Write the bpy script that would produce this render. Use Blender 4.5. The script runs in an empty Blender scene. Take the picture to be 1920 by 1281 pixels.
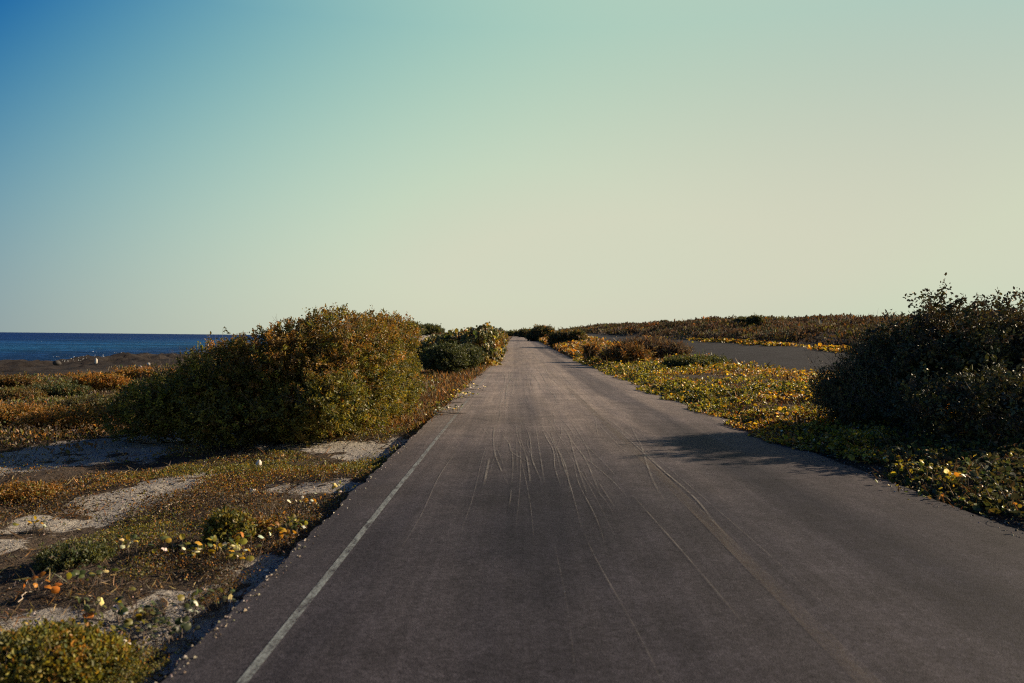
import bpy, math, random
import numpy as np
from mathutils import Matrix, Vector

R = math.radians
rng = np.random.default_rng(7)
random.seed(7)
scene = bpy.context.scene
COL = scene.collection

# ------------------------------------------------------------------ camera
CAM_Z = 1.6
F = 1493.0                       # focal length in pixels of the 1920-wide photograph
YAW, PITCH, ROLL = math.atan(10 / F), math.atan(7.7 / F), R(0.586)
cam_data = bpy.data.cameras.new("camera")
cam = bpy.data.objects.new("camera", cam_data)
COL.objects.link(cam)
cam_data.sensor_width = 36.0
cam_data.lens = 36.0 * F / 1920
cam_data.clip_start = 0.05
cam_data.clip_end = 60000
CM = Matrix.Rotation(YAW, 4, 'Z') @ Matrix.Rotation(math.pi / 2 - PITCH, 4, 'X') @ Matrix.Rotation(ROLL, 4, 'Z')
cam.matrix_world = Matrix.Translation((0, 0, CAM_Z)) @ CM
cam_data.dof.use_dof = True
cam_data.dof.focus_distance = 15.0
cam_data.dof.aperture_fstop = 2.2
scene.camera = cam
CR = np.array(CM.to_3x3())
CP = np.array([0, 0, CAM_Z])

# ------------------------------------------------------------------ sky + sun
SUN_AZ, SUN_EL = R(68), R(23)     # azimuth clockwise from the road direction (+Y)
world = bpy.data.worlds.new("World")
scene.world = world
world.use_nodes = True


class NT:
    """small helper to write node trees"""
    def __init__(self, tree):
        self.t = tree

    def n(self, kind, **kw):
        nd = self.t.nodes.new(kind)
        for k, v in kw.items():
            setattr(nd, k, v)
        return nd

    def put(self, sock, v):
        if isinstance(v, bpy.types.NodeSocket):
            self.t.links.new(v, sock)
        elif v is not None:
            if isinstance(v, (tuple, list)) and len(v) == 3 and len(sock.default_value) == 4:
                v = (*v, 1)
            sock.default_value = v

    def math(self, op, a, b=None, c=None, clamp=False):
        nd = self.n("ShaderNodeMath", operation=op, use_clamp=clamp)
        self.put(nd.inputs[0], a)
        if b is not None:
            self.put(nd.inputs[1], b)
        if c is not None:
            self.put(nd.inputs[2], c)
        return nd.outputs[0]

    def vmath(self, op, a, b=None, scale=None):
        nd = self.n("ShaderNodeVectorMath", operation=op)
        self.put(nd.inputs[0], a)
        if b is not None:
            self.put(nd.inputs[1], b)
        if scale is not None:
            self.put(nd.inputs[3], scale)
        return nd.outputs[1] if op in ('LENGTH', 'DOT_PRODUCT') else nd.outputs[0]

    def mix(self, fac, a, b, blend='MIX'):
        nd = self.n("ShaderNodeMix", data_type='RGBA', blend_type=blend)
        self.put(nd.inputs[0], fac)
        self.put(nd.inputs[6], a)
        self.put(nd.inputs[7], b)
        return nd.outputs[2]

    def noise(self, vec, scale, detail=4, rough=0.55, dist=0.0, out=0):
        nd = self.n("ShaderNodeTexNoise")
        if vec is not None:
            self.put(nd.inputs['Vector'], vec)
        self.put(nd.inputs['Scale'], scale)
        self.put(nd.inputs['Detail'], detail)
        self.put(nd.inputs['Roughness'], rough)
        self.put(nd.inputs['Distortion'], dist)
        return nd.outputs[out]

    def ramp(self, fac, stops, interp='LINEAR'):
        nd = self.n("ShaderNodeValToRGB")
        nd.color_ramp.interpolation = interp
        el = nd.color_ramp.elements
        while len(el) < len(stops):
            el.new(0.5)
        for e, (p, c) in zip(el, stops):
            e.position = p
            if isinstance(c, (int, float)):
                c = (c, c, c)
            e.color = (*c, 1)
        self.put(nd.inputs[0], fac)
        return nd.outputs[0]

    def smooth(self, x, a, b):
        nd = self.n("ShaderNodeMapRange", interpolation_type='SMOOTHSTEP')
        self.put(nd.inputs[0], x)
        self.put(nd.inputs[1], a)
        self.put(nd.inputs[2], b)
        return nd.outputs[0]


def build_sky():
    w = NT(world.node_tree)
    bg = world.node_tree.nodes["Background"]
    sky = w.n("ShaderNodeTexSky", sky_type='NISHITA', sun_disc=False)
    sky.sun_elevation, sky.sun_rotation = SUN_EL, SUN_AZ
    sky.air_density, sky.dust_density, sky.ozone_density = 1.2, 0.6, 3.0
    d = w.n("ShaderNodeTexCoord").outputs['Generated']
    s = w.n("ShaderNodeSeparateXYZ")
    w.put(s.inputs[0], d)
    x, y, z = s.outputs
    az = w.math('ARCTAN2', x, y)
    el = w.math('ARCSINE', w.math('MINIMUM', w.math('MAXIMUM', z, -1.0), 1.0))
    a = w.math('MINIMUM', w.math('MAXIMUM', az, -0.60), 0.58)
    e = w.math('MINIMUM', w.math('MAXIMUM', el, 0.0), 0.37)
    # evening sky over the sea: pale cream low towards the sun, mint above, deep blue away from it
    K = [[0.8132, 0.8174, 0.7313], [-0.0057, -0.0099, 0.013], [0.6678, 0.5782, 0.3746], [-0.3918, -0.1813, -0.1125],
         [0.9366, -0.3408, -0.3348], [-5.275, -2.9923, -1.9344], [-0.8998, -1.0908, -0.0381], [-0.226, 2.0476, 0.9995],
         [0.5096, 0.5958, 0.204], [6.1937, 3.3518, 2.6486]]
    aa, ee, ae = w.math('MULTIPLY', a, a), w.math('MULTIPLY', e, e), w.math('MULTIPLY', a, e)
    terms = [None, a, e, aa, ae, ee, w.math('MULTIPLY', aa, e), w.math('MULTIPLY', a, ee),
             w.math('MULTIPLY', aa, a), w.math('MULTIPLY', ee, e)]
    acc = None
    for k, t in zip(K, terms):
        if t is None:
            acc = tuple(k)
            continue
        v = w.vmath('SCALE', tuple(k), scale=t)
        acc = w.vmath('ADD', v, acc)
    acc = w.vmath('MINIMUM', acc, (0.825, 0.838, 0.748))
    acc = w.vmath('MAXIMUM', acc, (0.10, 0.36, 0.60))
    ss = w.n("ShaderNodeSeparateXYZ")
    w.put(ss.inputs[0], acc)
    cb = w.n("ShaderNodeCombineXYZ")
    for i in range(3):
        w.put(cb.inputs[i], w.math('POWER', ss.outputs[i], 2.25))
    low = w.vmath('SCALE', cb.outputs[0], scale=10.0)
    back = w.mix(1.0, sky.outputs[0], (0.085, 0.21, 0.66), 'MULTIPLY')
    f_el = w.smooth(el, 0.40, .85)
    f_l = w.math('MULTIPLY', w.smooth(az, -0.62, -1.5), .18)
    f_r = w.math('MULTIPLY', w.smooth(az, 1.7, 2.6), .18)
    f = w.math('MAXIMUM', f_el, w.math('MAXIMUM', f_l, f_r))
    w.put(bg.inputs[0], w.mix(f, low, back))
    bg.inputs[1].default_value = 0.05


build_sky()
sun_data = bpy.data.lights.new("sun", 'SUN')
sun_data.energy = 5.0
sun_data.angle = R(0.55)
sun_data.color = (1.0, 0.80, 0.55)
sun = bpy.data.objects.new("sun", sun_data)
COL.objects.link(sun)
SUN_DIR = np.array([math.cos(SUN_EL) * math.sin(SUN_AZ), math.cos(SUN_EL) * math.cos(SUN_AZ), math.sin(SUN_EL)])
sun.rotation_euler = Vector(SUN_DIR).to_track_quat('Z', 'Y').to_euler()
sun.location = (30, 8, 20)

scene.view_settings.view_transform = 'Standard'
scene.view_settings.look = 'None'
scene.view_settings.exposure = math.log2(0.1 / 0.05)
scene.view_settings.gamma = 1.0
scene.render.engine = 'CYCLES'
scene.cycles.max_bounces = 6
scene.cycles.diffuse_bounces = 3
scene.cycles.glossy_bounces = 2
scene.cycles.transmission_bounces = 3
scene.cycles.transparent_max_bounces = 12
scene.cycles.use_denoising = False
scene.cycles.filter_width = 1.15

# ------------------------------------------------------------------ numeric noise


def _hash(ix, iy, seed):
    h = (ix.astype(np.int64) * 374761393 + iy.astype(np.int64) * 668265263 + seed * 1442695041) & 0x7fffffff
    h = ((h ^ (h >> 13)) * 1274126177) & 0x7fffffff
    return ((h ^ (h >> 16)) & 0xffff) / 65535.0


def vnoise(x, y, seed=0):
    x, y = np.asarray(x, float), np.asarray(y, float)
    ix, iy = np.floor(x), np.floor(y)
    fx, fy = x - ix, y - iy
    fx, fy = fx * fx * (3 - 2 * fx), fy * fy * (3 - 2 * fy)
    a, b = _hash(ix, iy, seed), _hash(ix + 1, iy, seed)
    c, d = _hash(ix, iy + 1, seed), _hash(ix + 1, iy + 1, seed)
    return (a * (1 - fx) + b * fx) * (1 - fy) + (c * (1 - fx) + d * fx) * fy


def fbm(x, y, seed=0, octv=4):
    s, amp, tot = 0.0, 1.0, 0.0
    for i in range(octv):
        s = s + amp * vnoise(np.asarray(x) * 2 ** i, np.asarray(y) * 2 ** i, seed + i * 17)
        tot += amp
        amp *= 0.5
    return s / tot


_K3 = np.random.default_rng(3).normal(size=(14, 3))
_P3 = np.random.default_rng(4).uniform(0, 6.28, 14)


def n3(p, freq):
    return np.sin(p @ (_K3.T * freq) + _P3).mean(1) * 1.9


# ------------------------------------------------------------------ terrain
RX0, RX1 = -1.65, 4.25            # main road edges
QX0, QX1 = 11.0, 18.0             # second road edges
_ry = [-100, 0, 60, 80, 107, 150, 200, 260, 315, 350, 420, 600, 4000]
_rz = [0, 0, 0.0, 0.12, 0.46, 0.82, 1.2, 1.72, 2.25, 2.45, 2.3, 1.0, 0.0]


def smooth_interp(y, ys, zs):
    """piecewise linear, lightly rounded at the knots"""
    s = 0
    for o, w in ((-12, .2), (-5, .2), (0, .2), (5, .2), (12, .2)):
        s = s + w * np.interp(np.asarray(y) + o, ys, zs)
    return s


def zroad(y):
    return smooth_interp(y, _ry, _rz)


def zq(y):
    return smooth_interp(y, [-100, 10, 30, 130, 215, 400, 4000], [0.02, 0.05, 0.13, 1.55, 2.65, 2.9, 1.5])


_lx = [-4000, -70, -56, -50.5, -48.5, -46.5, -44.5, -42, -38, -30, -20, -10, -5, -2.4, -1.80, -1.66, -1.2]
_lz = [-12, -6, -4.6, -3.4, -2.4, -1.45, -1.05, -1.10, -1.40, -1.22, -0.95, -0.55, -0.34, -0.22, -0.15, -0.08, -0.07]


def H(x, y):
    x, y = np.broadcast_arrays(np.asarray(x, float), np.asarray(y, float))
    zr = zroad(y)
    shore = 1.2 * np.sin(y * 0.03) + 0.8 * np.sin(y * 0.083 + 1)
    xs = np.where(x < -35, x + shore * np.clip((-35 - x) / 8, 0, 1), x)
    left = zr * np.clip(1 - (-x - 1.7) / 40, 0, 1) + np.interp(xs, _lx, _lz)
    left = left + 2.3 * np.exp(-((x + 20) / 11) ** 2 - ((y - 178) / 28) ** 2)
    q = zq(y)
    sx = np.clip((x - RX1) / (QX0 - RX1), 0, 1)
    mound = 0.16 * np.sin(np.clip((x - RX1 - .1) / 5.6, 0, 1) * np.pi)
    mid = zr * (1 - sx) + q * sx + mound - 0.06 * np.clip((4.6 - x) / .35, 0, 1)
    qr = q + 0.72 - 0.45 * np.clip((y - 60) / 100, 0, 1)
    sq = np.clip((x - QX0) / (QX1 - QX0), 0, 1)
    rq = q * (1 - sq) + qr * sq - 0.07 * ((x > QX0 - .01) & (x < QX1 + .01))
    hill = np.interp(x, [18, 19.5, 21, 30, 34, 45, 80, 4000], [0, 0.05, .45, 1.70, 1.90, 1.6, .6, -1])
    hill = hill * (1 + .10 * np.sin(y * .05 + 1)) * np.clip(1.2 - np.abs(y - 150) / 700, 0, 1)
    right = qr + hill
    z = np.where(x < RX0, left, np.where(x <= RX1, zr - 0.07, np.where(x < QX0, mid, np.where(x <= QX1, rq, right))))
    # relief: hummocks left of the road, rough limestone on the shore, dunes on the ridge
    off = np.clip((RX0 - .12 - x) / 0.6, 0, 1)
    rel = (fbm(x * .9, y * .9, 11, 4) - .5) * 0.20 + (fbm(x * .18, y * .18, 5, 3) - .5) * 0.5 * np.clip((-x - 5) / 10, 0, 1)
    rel = rel + (fbm(x * 4, y * 4, 15, 2) - .5) * 0.05
    z = z + rel * off * np.clip((x + 60) / 15, 0, 1)
    rock = np.exp(-((x + 42) / 7.0) ** 2)
    z = z + rock * ((fbm(x * .55, y * .55, 21, 5) - .5) * 1.2 + np.abs(fbm(x * 1.7, y * 1.7, 27, 3) - .5) * .7 - .1)
    offr = np.clip((x - RX1 - .15) / .8, 0, 1) * np.clip((QX0 - .1 - x) / .8, 0, 1)
    z = z + offr * (fbm(x * .7, y * .7, 31, 3) - .5) * 0.22
    offh = np.clip((x - QX1 - .2) / 2, 0, 1)
    z = z + offh * (fbm(x * .13, y * .13, 41, 4) - .5) * 1.3
    return z


def ray(px, py):
    d = np.stack([(np.asarray(px, float) - 960) / F, -(np.asarray(py, float) - 640.5) / F, -np.ones(np.shape(px))], -1)
    return d @ CR.T


_T = np.geomspace(1.5, 900, 5000)


def on_ground(px, py):
    """the point of the ground seen along a viewing direction"""
    d = ray(px, py)
    P = CP + d * _T[:, None]
    i = np.argmax(P[:, 2] < H(P[:, 0], P[:, 1]))
    return P[i]


def at(px, py, Y):
    d = ray(px, py)
    return CP + d * (Y / d[1])


# ------------------------------------------------------------------ mesh helpers


def tag(o, label=None, cat=None, group=None, kind=None):
    for k, v in (("label", label), ("category", cat), ("group", group), ("kind", kind)):
        if v:
            o[k] = v
    return o


def empty(name, loc):
    o = bpy.data.objects.new(name, None)
    o.location = loc
    o.empty_display_size = 0.2
    COL.objects.link(o)
    return o


def mesh_obj(name, V, faces, mat, col=None, parent=None, smooth=False):
    """faces: list of (n,k) index arrays"""
    me = bpy.data.meshes.new(name)
    V = np.asarray(V, np.float32)
    if parent is not None:
        V = V - np.array(parent.location, np.float32)
    me.vertices.add(len(V))
    me.vertices.foreach_set("co", V.ravel())
    idx = np.concatenate([np.asarray(f, np.int32).ravel() for f in faces])
    tot = np.concatenate([np.full(len(f), np.shape(f)[1], np.int32) for f in faces])
    start = np.concatenate([[0], np.cumsum(tot)[:-1]]).astype(np.int32)
    me.loops.add(len(idx))
    me.loops.foreach_set("vertex_index", idx)
    me.polygons.add(len(tot))
    me.polygons.foreach_set("loop_start", start)
    me.polygons.foreach_set("loop_total", tot)
    if True:
        me.polygons.foreach_set("use_smooth", np.full(len(tot), bool(smooth)))
    if col is not None:
        ca = me.color_attributes.new("Col", 'FLOAT_COLOR', 'POINT')
        c4 = np.ones((len(V), 4), np.float32)
        c4[:, :3] = col
        ca.data.foreach_set("color", c4.ravel())
    me.update(calc_edges=True)
    me.validate()
    me.materials.append(mat)
    o = bpy.data.objects.new(name, me)
    COL.objects.link(o)
    if parent is not None:
        o.parent = parent
    return o


# leaf outlines: x across, y along the leaf, z out of its plane
T_DIA = (np.array([[0, 0, 0], [-.30, .5, .06], [0, 1, 0], [.30, .5, .06]]), [np.array([[0, 3, 2, 1]])])
T_LEAF = (np.array([[0, 0, 0], [-.26, .32, .12], [-.22, .7, .10], [0, 1, -.04], [.22, .7, .10], [.26, .32, .12], [0, .5, 0]]),
          [np.array([[0, 6, 2, 1], [0, 5, 4, 6]]), np.array([[6, 3, 2], [6, 4, 3]])])
_f = -.42
T_ROUND = (np.array([[0, 0, 0], [0, .33, .02], [0, .68, 0], [0, .95, -.22],
                     [-.32, .06, _f * .32], [-.49, .45, _f * .49 + .02], [-.34, .84, _f * .34 - .17],
                     [.32, .06, _f * .32], [.49, .45, _f * .49 + .02], [.34, .84, _f * .34 - .17]]),
           [np.array([[0, 1, 5, 4], [1, 2, 6, 5], [0, 7, 8, 1], [1, 8, 9, 2]]), np.array([[2, 3, 6], [2, 9, 3]])])
T_BLADE = (np.array([[-.03, 0, 0], [.03, 0, 0], [.02, .55, .05], [0, 1, .22], [-.02, .55, .05]]), [np.array([[0, 1, 2, 3, 4]])])
T_LONG = (np.array([[0, 0, 0], [-.11, .35, .05], [-.08, .75, .02], [0, 1, -.10], [.08, .75, .02], [.11, .35, .05], [0, .5, -.01]]),
          [np.array([[0, 6, 2, 1], [0, 5, 4, 6]]), np.array([[6, 3, 2], [6, 4, 3]])])


def unit(v):
    return v / np.maximum(np.linalg.norm(v, axis=-1, keepdims=True), 1e-9)


def leaves_np(pos, d, nrm, size, tpl, width=None):
    V, Fc = tpl
    d = unit(d)
    side = unit(np.cross(d, nrm))
    n = np.cross(side, d)
    s = np.asarray(size)[:, None, None]
    w = s if width is None else s * np.asarray(width)[:, None, None]
    P = pos[:, None] + w * V[None, :, 0, None] * side[:, None] + s * V[None, :, 1, None] * d[:, None] + s * V[None, :, 2, None] * n[:, None]
    N, k = P.shape[:2]
    faces = [(f[None] + (np.arange(N) * k)[:, None, None]).reshape(-1, f.shape[1]) for f in Fc]
    return P.reshape(-1, 3), faces, k


class Bag:
    """collects leaf batches into one mesh"""
    def __init__(self):
        self.V, self.Fc, self.C, self.n = [], [], [], 0

    def add(self, pos, d, nrm, size, tpl, col, width=None):
        if len(pos) == 0:
            return
        P, fc, k = leaves_np(pos, d, nrm, size, tpl, width)
        self.V.append(P)
        self.Fc += [f + self.n for f in fc]
        self.C.append(np.repeat(col, k, 0))
        self.n += len(P)

    def raw(self, V, faces, col):
        self.V.append(V)
        self.Fc += [np.asarray(f) + self.n for f in faces]
        self.C.append(np.broadcast_to(np.asarray(col, float), (len(V), 3)))
        self.n += len(V)

    def build(self, name, mat, parent=None, smooth=False):
        return mesh_obj(name, np.concatenate(self.V), self.Fc, mat, np.concatenate(self.C), parent, smooth)


def tube(pts, r0, r1, sides=5):
    pts = np.asarray(pts, float)
    n = len(pts)
    t = unit(np.gradient(pts, axis=0))
    up = np.array([0.31, 0.22, 0.92])
    a = unit(np.cross(t, up))
    b = np.cross(t, a)
    r = np.linspace(r0, r1, n)[:, None, None]
    th = np.linspace(0, 2 * np.pi, sides, endpoint=False)
    ring = np.cos(th)[None, :, None] * a[:, None] + np.sin(th)[None, :, None] * b[:, None]
    V = (pts[:, None] + r * ring).reshape(-1, 3)
    q = []
    for i in range(n - 1):
        for j in range(sides):
            q.append((i * sides + j, i * sides + (j + 1) % sides, (i + 1) * sides + (j + 1) % sides, (i + 1) * sides + j))
    return V, [np.array(q)]


def pick(pal, n, jit=0.22, r=rng):
    """pal: list of (weight, (r,g,b))"""
    w = np.array([p[0] for p in pal], float)
    c = np.array([p[1] for p in pal])
    i = r.choice(len(pal), n, p=w / w.sum())
    return c[i] * np.exp(r.normal(0, jit, (n, 1))) * np.exp(r.normal(0, .07, (n, 3)))


# ------------------------------------------------------------------ materials


def new_mat(name):
    m = bpy.data.materials.new(name)
    m.use_nodes = True
    t = NT(m.node_tree)
    bs = m.node_tree.nodes["Principled BSDF"]
    return m, t, bs


def leaf_mat(name, rough=.5, spec=.35, trans=.3, tint=(1.25, 1.1, .55)):
    m, t, bs = new_mat(name)
    c = t.n("ShaderNodeAttribute", attribute_name="Col").outputs[0]
    mot = t.noise(t.n("ShaderNodeTexCoord").outputs['Object'], 28, 3)
    c = t.mix(1.0, c, t.ramp(mot, [(.25, .72), (.75, 1.28)]), 'MULTIPLY')
    t.put(bs.inputs['Base Color'], c)
    t.put(bs.inputs['Roughness'], rough)
    t.put(bs.inputs['Specular IOR Level'], spec)
    tr = t.n("ShaderNodeBsdfTranslucent")
    t.put(tr.inputs[0], t.mix(1.0, c, tint, 'MULTIPLY'))
    mx = t.n("ShaderNodeMixShader")
    t.put(mx.inputs[0], trans)
    t.put(mx.inputs[1], bs.outputs[0])
    t.put(mx.inputs[2], tr.outputs[0])
    out = m.node_tree.nodes["Material Output"]
    t.put(out.inputs[0], mx.outputs[0])
    return m


M_LEAF = leaf_mat("shrub_leaves", trans=.40)
M_GLOSS = leaf_mat("waxy_leaves", rough=.45, spec=.35, trans=.42, tint=(1.3, 1.15, .5))
M_LEATHER = leaf_mat("leathery_leaves", rough=.6, spec=.2, trans=.10)
M_PEBBLE = leaf_mat("pebbles", rough=.9, spec=.1, trans=0.0)
M_DRY = leaf_mat("dry_leaves", rough=.75, spec=.15, trans=.25, tint=(1.2, 1.0, .7))


def bark_mat():
    m, t, bs = new_mat("bark")
    c = t.n("ShaderNodeTexCoord").outputs['Object']
    t.put(bs.inputs['Base Color'], t.ramp(t.noise(c, 14, 5), [(.3, (.05, .036, .027)), (.7, (.17, .13, .10))]))
    t.put(bs.inputs['Roughness'], .85)
    b = t.n("ShaderNodeBump")
    t.put(b.inputs['Strength'], .6)
    t.put(b.inputs['Height'], t.noise(c, 40, 4))
    t.put(bs.inputs['Normal'], b.outputs[0])
    return m


M_BARK = bark_mat()


def ground_mat():
    m, t, bs = new_mat("sandy_ground")
    p = t.n("ShaderNodeNewGeometry").outputs['Position']
    att = t.n("ShaderNodeAttribute", attribute_name="Col")
    sp = t.n("ShaderNodeSeparateColor")
    t.put(sp.inputs[0], att.outputs[0])
    sandy, rocky, dry = sp.outputs[0], sp.outputs[1], sp.outputs[2]
    n1, n2, n3_ = t.noise(p, 2.2, 6, .65), t.noise(p, 14, 5, .7), t.noise(p, 90, 3, .7)
    sand = t.mix(n2, (.20, .18, .158), (.38, .35, .31))
    sand = t.mix(t.ramp(n3_, [(.30, .8), (.38, 0.0)]), sand, (.10, .08, .062))       # twigs, grit and dead leaves in the sand
    soil = t.mix(t.ramp(n2, [(.3, 0.0), (.7, 1.0)]), (.024, .019, .016), (.070, .052, .040))
    soil = t.mix(t.ramp(n3_, [(.56, 0.0), (.68, .8)]), soil, (.26, .19, .12))
    edge = t.math('ADD', sandy, t.math('MULTIPLY', t.math('SUBTRACT', n1, .5), 1.3))
    edge = t.math('ADD', edge, t.math('MULTIPLY', t.math('SUBTRACT', n2, .5), 0.7))
    c = t.mix(t.smooth(edge, .32, .62), soil, sand)
    rock = t.mix(t.ramp(t.noise(p, 1.3, 8, .75), [(.35, 0.0), (.7, 1.0)]), (.012, .010, .010), (.044, .035, .030))
    c = t.mix(rocky, c, rock)
    drc = t.mix(n2, (.13, .075, .035), (.24, .14, .06))
    c = t.mix(dry, c, drc)
    t.put(bs.inputs['Base Color'], c)
    t.put(bs.inputs['Roughness'], .95)
    t.put(bs.inputs['Specular IOR Level'], .1)
    h = t.math('ADD', t.math('MULTIPLY', t.noise(p, 5, 5, .7), .07), t.math('MULTIPLY', t.noise(p, 26, 4, .7), .035))
    h = t.math('ADD', h, t.math('MULTIPLY', n3_, .012))
    b = t.n("ShaderNodeBump")
    t.put(b.inputs['Strength'], 1.0)
    t.put(b.inputs['Distance'], 1.0)
    t.put(b.inputs['Height'], h)
    t.put(bs.inputs['Normal'], b.outputs[0])
    return m


def asphalt_mat(name, base, dark, worn=True):
    m, t, bs = new_mat(name)
    p = t.n("ShaderNodeNewGeometry").outputs['Position']
    mp = t.n("ShaderNodeMapping")
    t.put(mp.inputs[0], p)
    mp.inputs['Scale'].default_value = (2.6, .16, 1)
    streak = t.noise(mp.outputs[0], 1.0, 5, .6, .4)
    blotch = t.noise(p, .55, 5, .6)
    fine = t.noise(p, 95, 3, .85)
    grit = t.n("ShaderNodeTexVoronoi")
    t.put(grit.inputs['Vector'], p)
    grit.inputs['Scale'].default_value = 150
    c = t.mix(t.ramp(streak, [(.32, 0.0), (.66, 1.0)]), dark, base)
    c = t.mix(1.0, c, t.ramp(blotch, [(.3, .74), (.7, 1.2)]), 'MULTIPLY')
    if worn:
        s = t.n("ShaderNodeSeparateXYZ")
        t.put(s.inputs[0], p)
        x, y = s.outputs[0], s.outputs[1]
        wob = t.math('MULTIPLY', t.math('SUBTRACT', t.noise(mp.outputs[0], .35, 3), .5), 1.1)
        xw = t.math('ADD', x, wob)

        def band(x0, w, amt):
            return t.math('MULTIPLY', t.math('SUBTRACT', 1.0, t.smooth(t.math('ABSOLUTE', t.math('SUBTRACT', xw, x0)), w * .25, w)), amt)
        # rubber polished into the wheel lines, and an oil stain where cars have stopped
        f = t.math('ADD', band(2.75, .62, .75), band(0.1, .55, .30))
        f = t.math('ADD', f, band(3.6, .9, .32))  # broad darker band along the right side of the road
        mp2 = t.n("ShaderNodeMapping")
        t.put(mp2.inputs[0], p)
        mp2.inputs['Location'].default_value = (-.25 / 1.1, -7.4 / 3.1, 0)
        mp2.inputs['Scale'].default_value = (1 / 1.1, 1 / 3.1, 0)
        oil = t.math('SUBTRACT', 1.0, t.vmath('LENGTH', mp2.outputs[0]))
        oil = t.math('ADD', oil, t.math('MULTIPLY', t.math('SUBTRACT', t.noise(p, 1.6, 4), .5), .9))
        f = t.math('ADD', f, t.math('MULTIPLY', t.smooth(oil, -.1, .7), .60))
        mp3 = t.n("ShaderNodeMapping")
        t.put(mp3.inputs[0], p)
        mp3.inputs['Location'].default_value = (-.35 / .55, -18.5 / 4.5, 0)
        mp3.inputs['Scale'].default_value = (1 / .55, 1 / 4.5, 0)
        oil2 = t.math('SUBTRACT', 1.0, t.vmath('LENGTH', mp3.outputs[0]))
        f = t.math('ADD', f, t.math('MULTIPLY', t.smooth(oil2, -.1, .8), .5))
        mp4 = t.n("ShaderNodeMapping")
        t.put(mp4.inputs[0], p)
        mp4.inputs['Scale'].default_value = (.25, 3.2, 1)
        cross = t.noise(mp4.outputs[0], 1.0, 4, .7)
        f = t.math('ADD', f, t.ramp(cross, [(.66, 0.0), (.74, .30)]))
        f = t.math('MINIMUM', f, .85)
        c = t.mix(f, c, t.mix(1.0, c, (.42, .44, .52), 'MULTIPLY'))
        # sand blown over the left margin and dusty crown
        dust = t.math('ADD', t.math('MULTIPLY', t.smooth(x, -.9, -1.7), .32), t.math('MULTIPLY', t.smooth(x, 3.5, 4.3), .45))
        dust = t.math('ADD', dust, t.math('MULTIPLY', band(1.55, .22, .40), t.ramp(t.noise(p, 1.1, 4), [(.35, .15), (.65, 1.0)])))
        dust = t.math('MULTIPLY', dust, t.ramp(t.noise(p, 3.0, 5, .7), [(.3, .35), (.65, 1.0)]))
        c = t.mix(dust, c, (.20, .165, .13))
        # many faint tyre streaks along the road
        mp5 = t.n("ShaderNodeMapping")
        t.put(mp5.inputs[0], p)
        mp5.inputs['Scale'].default_value = (11, .10, 1)
        s5 = t.noise(mp5.outputs[0], 1.0, 4, .65, .5)
        mp6 = t.n("ShaderNodeMapping")
        t.put(mp6.inputs[0], p)
        mp6.inputs['Scale'].default_value = (32, .22, 1)
        mp6.inputs['Rotation'].default_value = (0, 0, .02)
        s6 = t.noise(mp6.outputs[0], 1.0, 3, .6)
        c = t.mix(1.0, c, t.ramp(s5, [(.30, .84), (.52, 1.0), (.70, 1.14)]), 'MULTIPLY')
        c = t.mix(t.ramp(s6, [(.62, 0.0), (.74, .10)]), c, (.20, .175, .155))
        c = t.mix(1.0, c, t.ramp(t.noise(p, 2.3, 6, .75), [(.32, .78), (.68, 1.2)]), 'MULTIPLY')
        # vignetting and steep-view darkening painted into the colour of the nearer stretch
        near_shade = t.math('ADD', y, t.math('MULTIPLY', t.math('SUBTRACT', t.noise(p, .5, 4), .5), 5.0))
        c = t.mix(t.math('SUBTRACT', 1.0, t.smooth(near_shade, 5.5, 23.0)), c, t.mix(1.0, c, (.195, .218, .292), 'MULTIPLY'))
    c = t.mix(1.0, c, t.ramp(fine, [(.30, .45), (.50, 1.0), (.62, 1.15), (.72, 2.1)]), 'MULTIPLY')
    c = t.mix(1.0, c, t.ramp(t.noise(p, 30, 4, .85), [(.30, .50), (.50, 1.0), (.70, 1.65)]), 'MULTIPLY')
    t.put(bs.inputs['Base Color'], c)
    t.put(bs.inputs['Roughness'], .75 if worn else .95)
    t.put(bs.inputs['Specular IOR Level'], .06 if worn else .08)
    b = t.n("ShaderNodeBump")
    t.put(b.inputs['Strength'], .40)
    t.put(b.inputs['Distance'], .006)
    t.put(b.inputs['Height'], t.math('ADD', grit.outputs['Distance'], fine))
    t.put(bs.inputs['Normal'], b.outputs[0])
    return m


def worn_paint(name, colr, lo, hi, scale=9, stretch=(1, 1, 1)):
    m, t, bs = new_mat(name)
    p = t.n("ShaderNodeNewGeometry").outputs['Position']
    mp = t.n("ShaderNodeMapping")
    t.put(mp.inputs[0], p)
    mp.inputs['Scale'].default_value = stretch
    n = t.noise(mp.outputs[0], scale, 6, .75)
    fine = t.noise(p, 70, 3, .8)
    t.put(bs.inputs['Base Color'], t.mix(fine, tuple(.62 * v for v in colr), colr))
    t.put(bs.inputs['Roughness'], .8)
    tr = t.n("ShaderNodeBsdfTransparent")
    mx = t.n("ShaderNodeMixShader")
    k = t.math('ADD', n, t.math('MULTIPLY', t.math('SUBTRACT', fine, .5), .55))
    fade = t.n("ShaderNodeAttribute", attribute_name="Col").outputs['Fac']
    t.put(mx.inputs[0], t.math('MULTIPLY', t.smooth(k, lo, hi), fade))
    t.put(mx.inputs[1], tr.outputs[0])
    t.put(mx.inputs[2], bs.outputs[0])
    t.put(m.node_tree.nodes["Material Output"].inputs[0], mx.outputs[0])
    return m


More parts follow.
